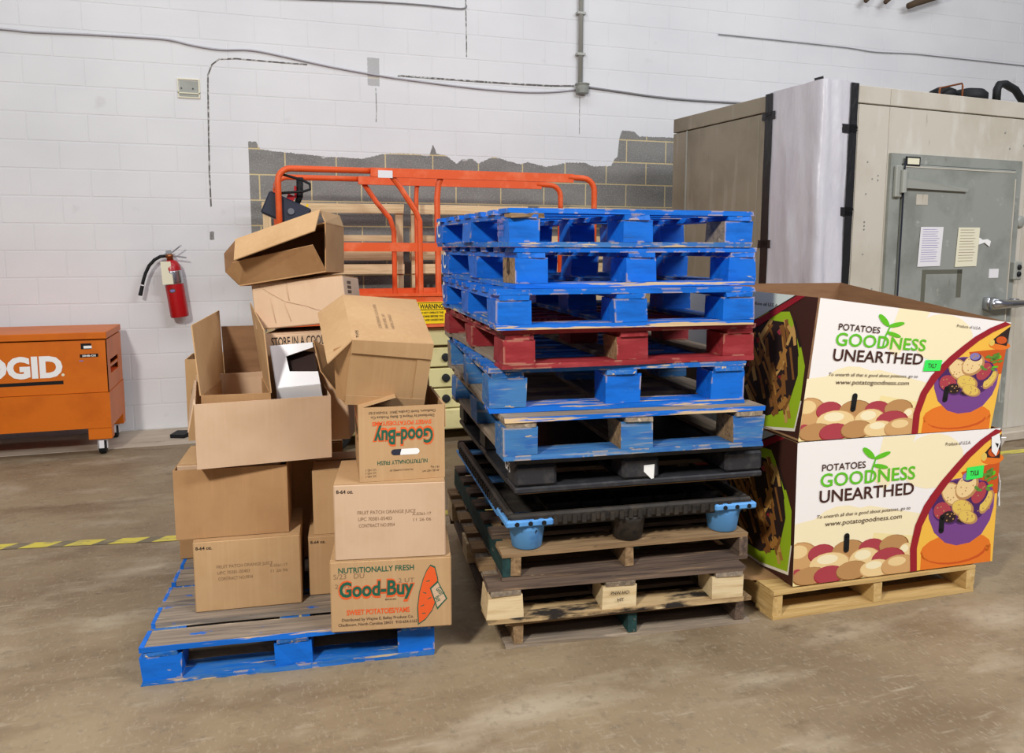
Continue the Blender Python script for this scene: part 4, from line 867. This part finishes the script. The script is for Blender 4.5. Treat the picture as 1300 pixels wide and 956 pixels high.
MB().lathe([(.045, 0), (.045, .012), (.03, .02)], (1.945, 0, 1.645), 18, M4=Matrix.Rotation(math.radians(90), 3, 'X')).build('safety_release', 'steel', fr, smooth=True)
MB().bx(1.60, 1.70, -.043, -.0385, 1.235, 1.30).build('small_sticker', 'paper', door)
p = Print(face_map((.70, -.0403, 1.0), (1, 0, 0), (0, 0, 1)))
for x0, x1, y0, y1 in ((.22, .26, 0, .30), (.26, .62, .27, .30), (.57, .62, .10, .30)): p.poly([(x0, y0), (x1, y0), (x1, y1), (x0, y1)], 'residue', 1)
p.build('tape_residue', door)
def wp(x, y, z): return MATRIX[fr.name]@Vector((x, y, z))
def paper(label, x0, x1, z0, z1, m, skew, lines):
    pts = [(x0, z0), (x1, z0+.004), (x1+skew, z1), (x0+skew, z1-.002)]
    t = thing('paper_notice', label, 'paper', wp(x0, -.05, z0))
    MB().slab([wp(a, -.0455, b) for a, b in pts], .0015).build('sheet', m, t, True)
    p = Print(quad_map(*[wp(a, -.0457, b) for a, b in pts])); rg = random.Random(len(label))
    for i in range(lines):
        y = .93-.86*i/lines; p.poly([(.1, y), (.1+rg.uniform(.5, .8), y), (.9, y+.008) if False else (.1+.7, y+.012), (.1, y+.012)], 'lilac' if m == 'paper' else 'ink_faint', 1)
    p.build('printed_lines', t, True); return t
paper('white paper notice taped to cooler door, nearer the hinge', .865, 1.085, 1.322, 1.597, 'paper', .012, 15)
t = paper('cream paper notice on cooler door, nearer the latch', 1.235, 1.455, 1.318, 1.597, 'paper_cream', .012, 12)
MB().slab([wp(a, -.049, b) for a, b in ((1.462, 1.475), (1.52, 1.49), (1.575, 1.46), (1.585, 1.50), (1.55, 1.515), (1.50, 1.51), (1.463, 1.525))], .003).build('white_clip', 'white', t, True)

# milky plastic sheet wrapped round the front corner, held by black tape
ws = thing('plastic_sheet', 'milky plastic sheet wrapped round the corner of walk-in cooler', 'plastic sheet', wp(0, 0, .2))
nu, nv = 26, 22; mb = MB(); vs = []; rg = random.Random(2)
path = [(-.012, .485-.497*i/14) for i in range(15)]+[(-.012+.257*i/11, -.014) for i in range(1, 12)]
ph = [rg.uniform(0, 6.28) for _ in range(8)]
for j in range(nv+1):
    z = .15+(FH+.012-.15)*j/nv
    for i, (x, y) in enumerate(path):
        wv = .006*math.sin(i*.9+ph[0]+z*1.3)+.005*math.sin(i*1.7+z*6+ph[1])+.004*math.sin(z*11+i*.5+ph[2])
        edge = min(i, len(path)-1-i)/5; wv = (wv+.008)*min(1, edge+.1)
        if 13 <= i <= 16: wv += .006
        n = (-1, 0) if i <= 14 else (0, -1)
        if i == 14: n = (-.7, -.7)
        vs.append(wp(x+n[0]*wv, y+n[1]*wv, z))
fs = [(j*len(path)+i, j*len(path)+i+1, (j+1)*len(path)+i+1, (j+1)*len(path)+i) for j in range(nv) for i in range(len(path)-1)]
mb.add(vs, fs)
# folded over the roof edge
top = [wp(x, y, FH+.012) for x, y in path]; inn = [wp(max(x, .0)+.03 if i <= 14 else x, max(y, .03), FH+.008) for i, (x, y) in enumerate(path)]
o_ = len(mb.v); mb.add(top+inn, [(i, i+1, len(path)+i+1, len(path)+i) for i in range(len(path)-1)])
mb.build('sheet', 'wrap', ws, True, smooth=True)
def tstrip(face, pos, z0, z1, w, jag):
    mb = MB(); n = 12; a = []; b = []
    for k in range(n+1):
        z = z0+(z1-z0)*k/n; j1, j2 = rg.uniform(-jag, jag), rg.uniform(-jag, jag); q = pos-.02*(1-k/n)*0
        if face == 'S': a.append(wp(-.020, q+w/2+j1, z)); b.append(wp(-.020, q-w/2+j2, z))
        else: a.append(wp(q-w/2+j1, -.024, z)); b.append(wp(q+w/2+j2, -.024, z))
    mb.add(a+b, [(i, i+1, n+1+i+1, n+1+i) for i in range(n)])
    return mb.build('tape_strip', 'tape_black', ws, True)
tstrip('S', .485, .2, FH+.005, .075, .003); tstrip('F', .232, .2, FH+.005, .066, .004)
for f, pos, z in (('S', .485, 2.33), ('S', .485, 1.45), ('F', .205, 2.19), ('F', .205, 1.66)):
    tstrip(f, pos, z, z+.055, .13, .004)
tstrip('S', .03, FH-.01, FH+.03, .08, .004)

# cooling unit on the roof
t = thing('condenser_unit', 'black compressor with copper pipes on the cooler roof', 'compressor', wp(1.2, .12, FH))
MB().slab([wp(1.02, .10, FH+.017), wp(1.5, .10, FH+.017), wp(1.5, .5, FH+.04), wp(1.02, .5, FH+.04)], .015).build('base_plate', 'navy', t, True)
MB().lathe([(.10, 0), (.13, .02), (.13, .07), (.10, .10), (.03, .115)], wp(1.60, .22, FH+.002), 18).build('compressor_shell', 'rubber', t, True, smooth=True)
MB().lathe([(.07, 0), (.09, .02), (.09, .07), (.04, .095)], wp(1.38, .26, FH+.02), 16).build('motor', 'rubber', t, True, smooth=True)
MB().tube([wp(1.20, .14, FH+.02), wp(1.20, .14, FH+.05), wp(1.20, .14, FH+.075), wp(1.42, .14, FH+.125), wp(1.43, .14, FH+.11), wp(1.43, .14, FH)], .007, 6).build('copper_pipe', 'copper', t, True)
MB().bx(0, .01, 0, .01, 0, .01) if False else None
MB().tube([wp(1.78, .13, FH), wp(1.78, .13, FH+.11), wp(1.80, .13, FH+.145), wp(1.86, .13, FH+.155), wp(1.98, .13, FH+.12), wp(2.1, .13, FH+.02)], .028, 8).build('insulated_pipe', 'rubber', t, True, smooth=True)

# ================================================================== orange job box
TX0, TX1, TY0, TY1, TZ0, TZ1 = -1.152, .368, -.738, -.138, .195, .868
tb = thing('tool_chest', 'orange steel job-site tool chest on casters against left wall', 'tool chest', (TX0, TY0, 0))
w_ = lambda mb, n, m, par=tb, sm=False: mb.build(n, m, par, True, smooth=sm)
body = MB(); body.slab([(TX0, TY0+.012, .447), (TX1-.004, TY0+.012, .447), (TX1-.004, TY0+.012, .812), (TX0, TY0+.012, .812)], .005)
body.bx(TX0, TX1-.004, TY1-.01, TY1, TZ0, .812); body.bx(TX0, TX0+.006, TY0+.012, TY1, TZ0+.02, .812)
body.bx(TX0, TX1-.004, TY0+.02, TY1-.01, TZ0, TZ0+.01)
# right side wall with an opening for the carrying handle
xs = TX1-.004
for y0, y1, z0, z1 in ((TY0+.012, TY1, .66, .812), (TY0+.012, TY1, .447, .56), (TY0+.012, TY0+.12, .56, .66), (TY1-.16, TY1, .56, .66)): body.bx(xs-.006, xs, y0, y1, z0, z1)
w_(body, 'body', 'orange_steel')
w_(MB().bx(xs-.06, xs-.055, TY0+.10, TY1-.14, .54, .68).bx(xs-.055, xs-.006, TY0+.10, TY1-.14, .54, .56), 'handle_recess', 'lift_orange')
w_(MB().bx(xs-.012, xs-.002, TY0+.12, TY1-.16, .605, .625), 'handle_bar', 'orange_steel')
sk = MB(); sk.add([(TX0, TY0, TZ0), (TX1, TY0, TZ0), (TX1, TY0, .444), (TX0, TY0, .444), (TX0, TY1, TZ0), (TX1, TY1, TZ0), (TX1, TY1, .444), (TX0, TY1, .444)], [(0, 1, 2, 3), (1, 5, 6, 2), (5, 4, 7, 6), (4, 0, 3, 7), (3, 2, 6, 7), (0, 4, 5, 1)])
w_(sk, 'lower_tray', 'orange_steel')
lid = w_(MB().bx(TX0-.006, TX1, TY0+.004, TY1+.002, .820, TZ1, bev=.004), 'lid', 'orange_steel')
for x in (TX0+.02, TX1-.15): w_(MB().bx(x, x+.15, TY0+.004, TY0+.10, .112, TZ0, bev=.004), 'foot', 'orange_steel'); w_(MB().bx(x, x+.15, TY1-.10, TY1-.004, .112, TZ0, bev=.004), 'foot', 'orange_steel')
for x in (TX0+.09, TX1-.07):
    for y in (TY0+.055, TY1-.055):
        c = bpy.data.objects.new('caster', None); COL.objects.link(c)
        c.parent = tb; c.location = (x-TX0, y-TY0, 0)
        MATRIX[c.name] = Matrix.Translation((x, y, 0))
        MB().lathe([(.015, -.022), (.046, -.022), (.052, -.014), (.052, .014), (.046, .022), (.015, .022)], (x, y, .052), 20, M4=Matrix.Rotation(math.radians(90), 3, 'Y')).build('wheel', 'rubber', c, True, smooth=False)
        mb = MB(); mb.bx(x-.031, x-.027, y-.018, y+.018, .04, .108); mb.bx(x+.027, x+.031, y-.018, y+.018, .04, .108); mb.bx(x-.030, x+.030, y-.03, y+.03, .100, .112); mb.bx(x-.016, x+.016, y-.057, y-.053, .050, .105); mb.build('fork', 'paper', c, True)
p = Print(face_map((TX0, TY0+.0118, 0), (1, 0, 0), (0, 0, 1)))
p.text('RIDGID', -.55-TX0, .572, .635, .135, 'white', 2, .05); p.poly([(-.55-TX0, .512), (.085-TX0, .515), (.085-TX0, .540), (-.55-TX0, .534)], 'black', 2)
p.ell((.085-TX0, .580), .010, .010, 'paper_cream', 3, n=10)
p.poly([(.205-TX0, .752), (.27-TX0, .752), (.27-TX0, .792), (.205-TX0, .792)], 'black', 2); p.poly([(.222-TX0, .757), (.272-TX0, .757), (.272-TX0, .775), (.222-TX0, .775)], 'white', 3)
p.poly([(.195-TX0, .694), (.31-TX0, .696), (.31-TX0, .719), (.195-TX0, .717)], 'black', 2); p.text('2048-OS', .21-TX0, .700, .085, .012, 'white', 3, .03); p.poly([(.19-TX0, .668), (.215-TX0, .668), (.215-TX0, .675), (.19-TX0, .675)], 'lilac', 2)
p.build('printed_lettering', tb, True)

# ================================================================== fire extinguisher
fe = thing('fire_extinguisher', 'red fire extinguisher hanging on the white wall with paper tag', 'fire extinguisher', (.790, -.10, .905), (0, -6.5, 0))
MB().lathe([(.05, 0), (.064, .004), (.068, .012), (.068, .385), (.060, .415), (.045, .44), (.026, .45)], (0, 0, 0), 28).build('cylinder', 'red_paint', fe, smooth=True)
MB().lathe([(.0686, .262), (.0692, .266), (.0692, .360), (.0686, .364)], (0, 0, 0), 28).build('label_band', 'chrome', fe, smooth=True)
p = Print(lambda u, v, l: Vector(((.0695+l)*math.sin(u/.068), -(.0695+l)*math.cos(u/.068), v)))
rg = random.Random(4)
for i in range(7): p.poly([(.02, .272+i*.012), (.055, .272+i*.012), (.055, .278+i*.012), (.02, .278+i*.012)], rg.choice(['black', 'ink_grey']), 1)
p.ell((-.015, .215), .024, .017, 'ink_grey', 1); p.ell((-.015, .215), .018, .010, 'lilac', 2); p.build('printed_label', fe)
MB().lathe([(.026, .44), (.022, .465), (.030, .468), (.030, .490), (.018, .498)], (0, 0, 0), 14).build('valve', 'copper', fe, smooth=True)
MB().tube([(-.03, -.0, .50), (.03, -.0, .51), (.085, -.01, .545), (.10, -.01, .555)], .006, 6).bar([(-.02, 0, .508), (.02, 0, .512)], .02, .03).build('lever', 'chrome', fe)
MB().tube([(0, -.005, .48), (.06, -.01, .472), (.12, -.012, .455)], .006, 6).build('carry_handle', 'chrome', fe)
MB().tube([(-.03, 0, .485), (-.065, 0, .485), (-.11, 0, .465), (-.155, 0, .425), (-.19, 0, .37), (-.215, 0, .315), (-.23, 0, .275)], .0125, 10).build('hose', 'rubber', fe, smooth=True)
MB().tube([(-.225, 0, .285), (-.255, 0, .205)], [.014, .015], 10).build('nozzle', 'rubber', fe)
MB().tube([(-.2245, 0, .287), (-.2275, 0, .279)], .0155, 10).build('nozzle_ring', 'paper', fe)
tgp = [(-.075, -.074, .27), (.003, -.076, .265), (.006, -.060, .44), (-.066, -.060, .445)]
MB().slab(tgp, .0015).build('paper_tag', 'paper_cream', fe)
MB().bx(-.015, .015, .06, .099, .40, .46).build('wall_bracket', 'steel', fe)

# ================================================================== scissor lift
sl = thing('scissor_lift', 'orange and cream scissor lift with guard rails behind the pallets', 'lift', (2.6, -.8, 0))
YF, YB = -1.15, -.45
def arc(cx, cz, r, a0, a1, y, n=5): return [(cx+r*math.cos(math.radians(a0+(a1-a0)*k/n)), y, cz+r*math.sin(math.radians(a0+(a1-a0)*k/n))) for k in range(n+1)]
for y in (YF, YB):
    MB().tube([(1.535, y, 1.12)]+arc(1.62, 1.895, .085, 180, 90, y)+[(2.32, y, 1.98)], .021, 10).build('slide_rail', 'lift_orange', sl, True, smooth=True)
    MB().bar([(2.15, y-.028, 1.968), (3.66, y-.028, 1.966)], .030, .062).build('top_rail', 'lift_orange', sl, True)
    MB().tube([(3.62, y-.028, 1.975)]+arc(3.74, 1.875, .095, 90, 0, y-.028)+[(3.835, y-.028, 1.0)], .022, 10).build('end_post', 'lift_orange', sl, True, smooth=True)
    MB().bar([(1.56, y, 1.457), (2.64, y, 1.452)], .035, .062).build('mid_rail', 'lift_orange', sl, True)
    MB().bar([(2.64, y, 1.452), (3.83, y, 1.447)], .035, .05).build('mid_rail', 'lift_orange', sl, True)
MB().tube([(2.29, YF-.01, 1.96), (2.36, YF-.01, 1.87), (2.47, YF-.01, 1.70), (2.495, YF-.01, 1.64), (2.497, YF-.01, 1.0)], .020, 8).build('bent_post', 'lift_orange', sl, True)
MB().tube([(2.19, YB+.02, 1.96), (2.30, YB+.02, 1.80), (2.40, YB+.02, 1.68), (2.43, YB+.02, 1.58), (2.43, YB+.02, 1.0)], .020, 8).build('bent_post', 'lift_orange', sl, True)
MB().tube([(2.64, YB, 1.97), (2.615, YB, 1.93), (2.61, YB, 1.85), (2.61, YB, 1.0)], .018, 8).build('post', 'lift_orange', sl, True)
MB().tube([(2.655, YF, 1.95), (2.635, YF, 1.90), (2.625, YF, 1.8), (2.63, YF, 1.0)], .022, 8).build('post', 'lift_orange', sl, True)
MB().tube([(1.535, YF, 1.9), (1.535, YB, 1.9)], .018, 8).tube([(1.535, YF, 1.45), (1.535, YB, 1.45)], .018, 8).build('end_rail', 'lift_orange', sl, True)
MB().bar([(2.20, YF-.046, 1.956), (2.30, YF-.046, 1.956)], .008, .05).build('latch_plate', 'paper', sl, True)
MB().bx(1.55, 3.84, YF-.02, YB+.02, .875, .93).build('platform', 'lift_orange', sl, True)
MB().bx(1.55, 3.84, YF-.03, YF-.02, .88, 1.125).bx(1.55, 3.84, YB+.02, YB+.03, .88, 1.125).bx(1.54, 1.55, YF-.03, YB+.03, .88, 1.125).build('toe_board', 'lift_orange', sl, True)
MB().bar([(2.0, YF-.034, 1.118), (2.66, YF-.034, 1.112)], .015, .02).build('toe_lip', 'lift_orange', sl, True)
sg = MB().bx(2.465, 2.672, YF-.036, YF-.031, .905, 1.062).build('warning_sign', 'sign_yellow', sl, True)
p = Print(face_map((2.465, YF-.0365, .905), (1, 0, 0), (0, 0, 1)))
p.poly([(.006, .098), (.201, .098), (.201, .152), (.006, .152)], 'black', 1); p.poly([(.010, .103), (.197, .103), (.197, .147), (.010, .147)], 'sign_yellow', 2); p.text('WARNING', .016, .109, .175, .032, 'black', 3, .03)
for i, s in enumerate(('DO NOT OPERATE THIS', 'MACHINE BEFORE YOU', 'READ AND UNDERSTAND')): p.text(s, .016, .072-.026*i, .175, .014, 'black', 2, .03)
p.build('sign_lettering', sl, True)
for k, (z0, z1) in enumerate(((.735, .868), (.575, .715), (.42, .562), (.262, .408))):
    for y in (YF+.06, YB-.06):
        MB().bx(1.75, 3.65, y-.02, y+.02, z0, z1, bev=.006).build('scissor_arm', 'lift_cream', sl, True)
    for x in ((1.95, 2.685, 3.5) if k else (1.8, 3.6)): MB().lathe([(.030, 0), (.030, .02), (.016, .024)], (x, YF+.04, (z0+z1)/2), 14, M4=Matrix.Rotation(math.radians(90), 3, 'X')).build('pivot_pin', 'knob_black', sl, True)
MB().bx(1.62, 3.78, YF+.02, YB-.02, .10, .255, bev=.01).build('chassis', 'lift_cream', sl, True)
for x in (1.83, 3.57):
    for y in (YF+.0, YB-.0): MB().lathe([(.05, -.05), (.145, -.05), (.155, -.04), (.155, .04), (.145, .05), (.05, .05)], (x, y, .155), 24, M4=Matrix.Rotation(math.radians(90), 3, 'X')).build('wheel', 'rubber', sl, True)
# control box hung on the left end rail
MB().box((1.585, -1.04, 1.70), (.30, .14, .16), bev=.01, rot=(0, 24, 0)).build('control_box', 'navy', sl, True)
MB().tube([(1.660, -1.04, 1.75), (1.680, -1.04, 1.80), (1.683, -1.04, 1.93)], [.018, .022, .024], 10).build('joystick', 'rubber', sl, True, smooth=True)
MB().box((1.615, -1.06, 1.785), (.05, .04, .05), rot=(0, 24, 0)).box((1.650, -1.045, 1.83), (.014, .05, .08)).build('red_switch', 'red_paint', sl, True)
MB().box((1.725, -1.05, 1.735), (.014, .03, .03), rot=(0, 24, 0)).build('yellow_button', 'sign_yellow', sl, True)
MB().lathe([(.022, 0), (.022, .015)], (1.615, -1.11, 1.695), 12, M4=Matrix.Rotation(math.radians(90), 3, 'X')).build('dial', 'chrome', sl, True)
MB().tube([(1.55, -1.13, 1.945), (1.70, -1.13, 1.905), (1.745, -1.13, 1.88), (1.745, -1.13, 1.845), (1.70, -1.13, 1.83), (1.55, -1.13, 1.815)], .009, 8).build('handle_loop', 'rubber', sl, True, smooth=True)

# pine slatted frames leaning on the wall behind the lift
def pine_frame(label, x0, x1, y, zt, rows, seed):
    rg = random.Random(seed)
    t = thing('slatted_frame', label, 'wooden frame', ((x0+x1)/2, y, 0), (0, 0, 0), 'pine frames leaning on the wall')
    for x in (x0+.035, x1-.035): board('upright', zt-.01, .06, .035, (0, 0, 0), 0, 'pine', t, n=3)
    for o, x in zip(t.children if False else [c for c in bpy.data.objects if c.parent == t], (x0+.035, x1-.035)):
        o.rotation_euler = (math.radians(90), math.radians(-90), 0); o.location = (x-(x0+x1)/2, .03, zt/2)
    for z0, z1, f in rows:
        o = board('slat', x1-x0, z1-z0, .02, (0, 0 if f else .062, (z0+z1)/2), 0, 'pine', t)
        o.rotation_euler = (math.radians(90), 0, 0)
    return t
rows = [(1.725, 1.80, 1), (1.50, 1.55, 0), (1.345, 1.42, 0), (1.235, 1.315, 1), (.95, 1.03, 1), (.70, .78, 0), (.42, .50, 1), (.12, .20, 1)]
pine_frame('leftmost pine slatted frame leaning behind the orange rails', 1.432, 2.54, -.26, 1.80, rows, 1)
pine_frame('middle pine slatted frame half hidden by the top blue pallets', 2.60, 3.62, -.26, 1.80, rows, 2)
pine_frame('rightmost pine slatted frame, only its top edge above the blue pallets', 3.72, 4.95, -.26, 1.80, rows, 3)
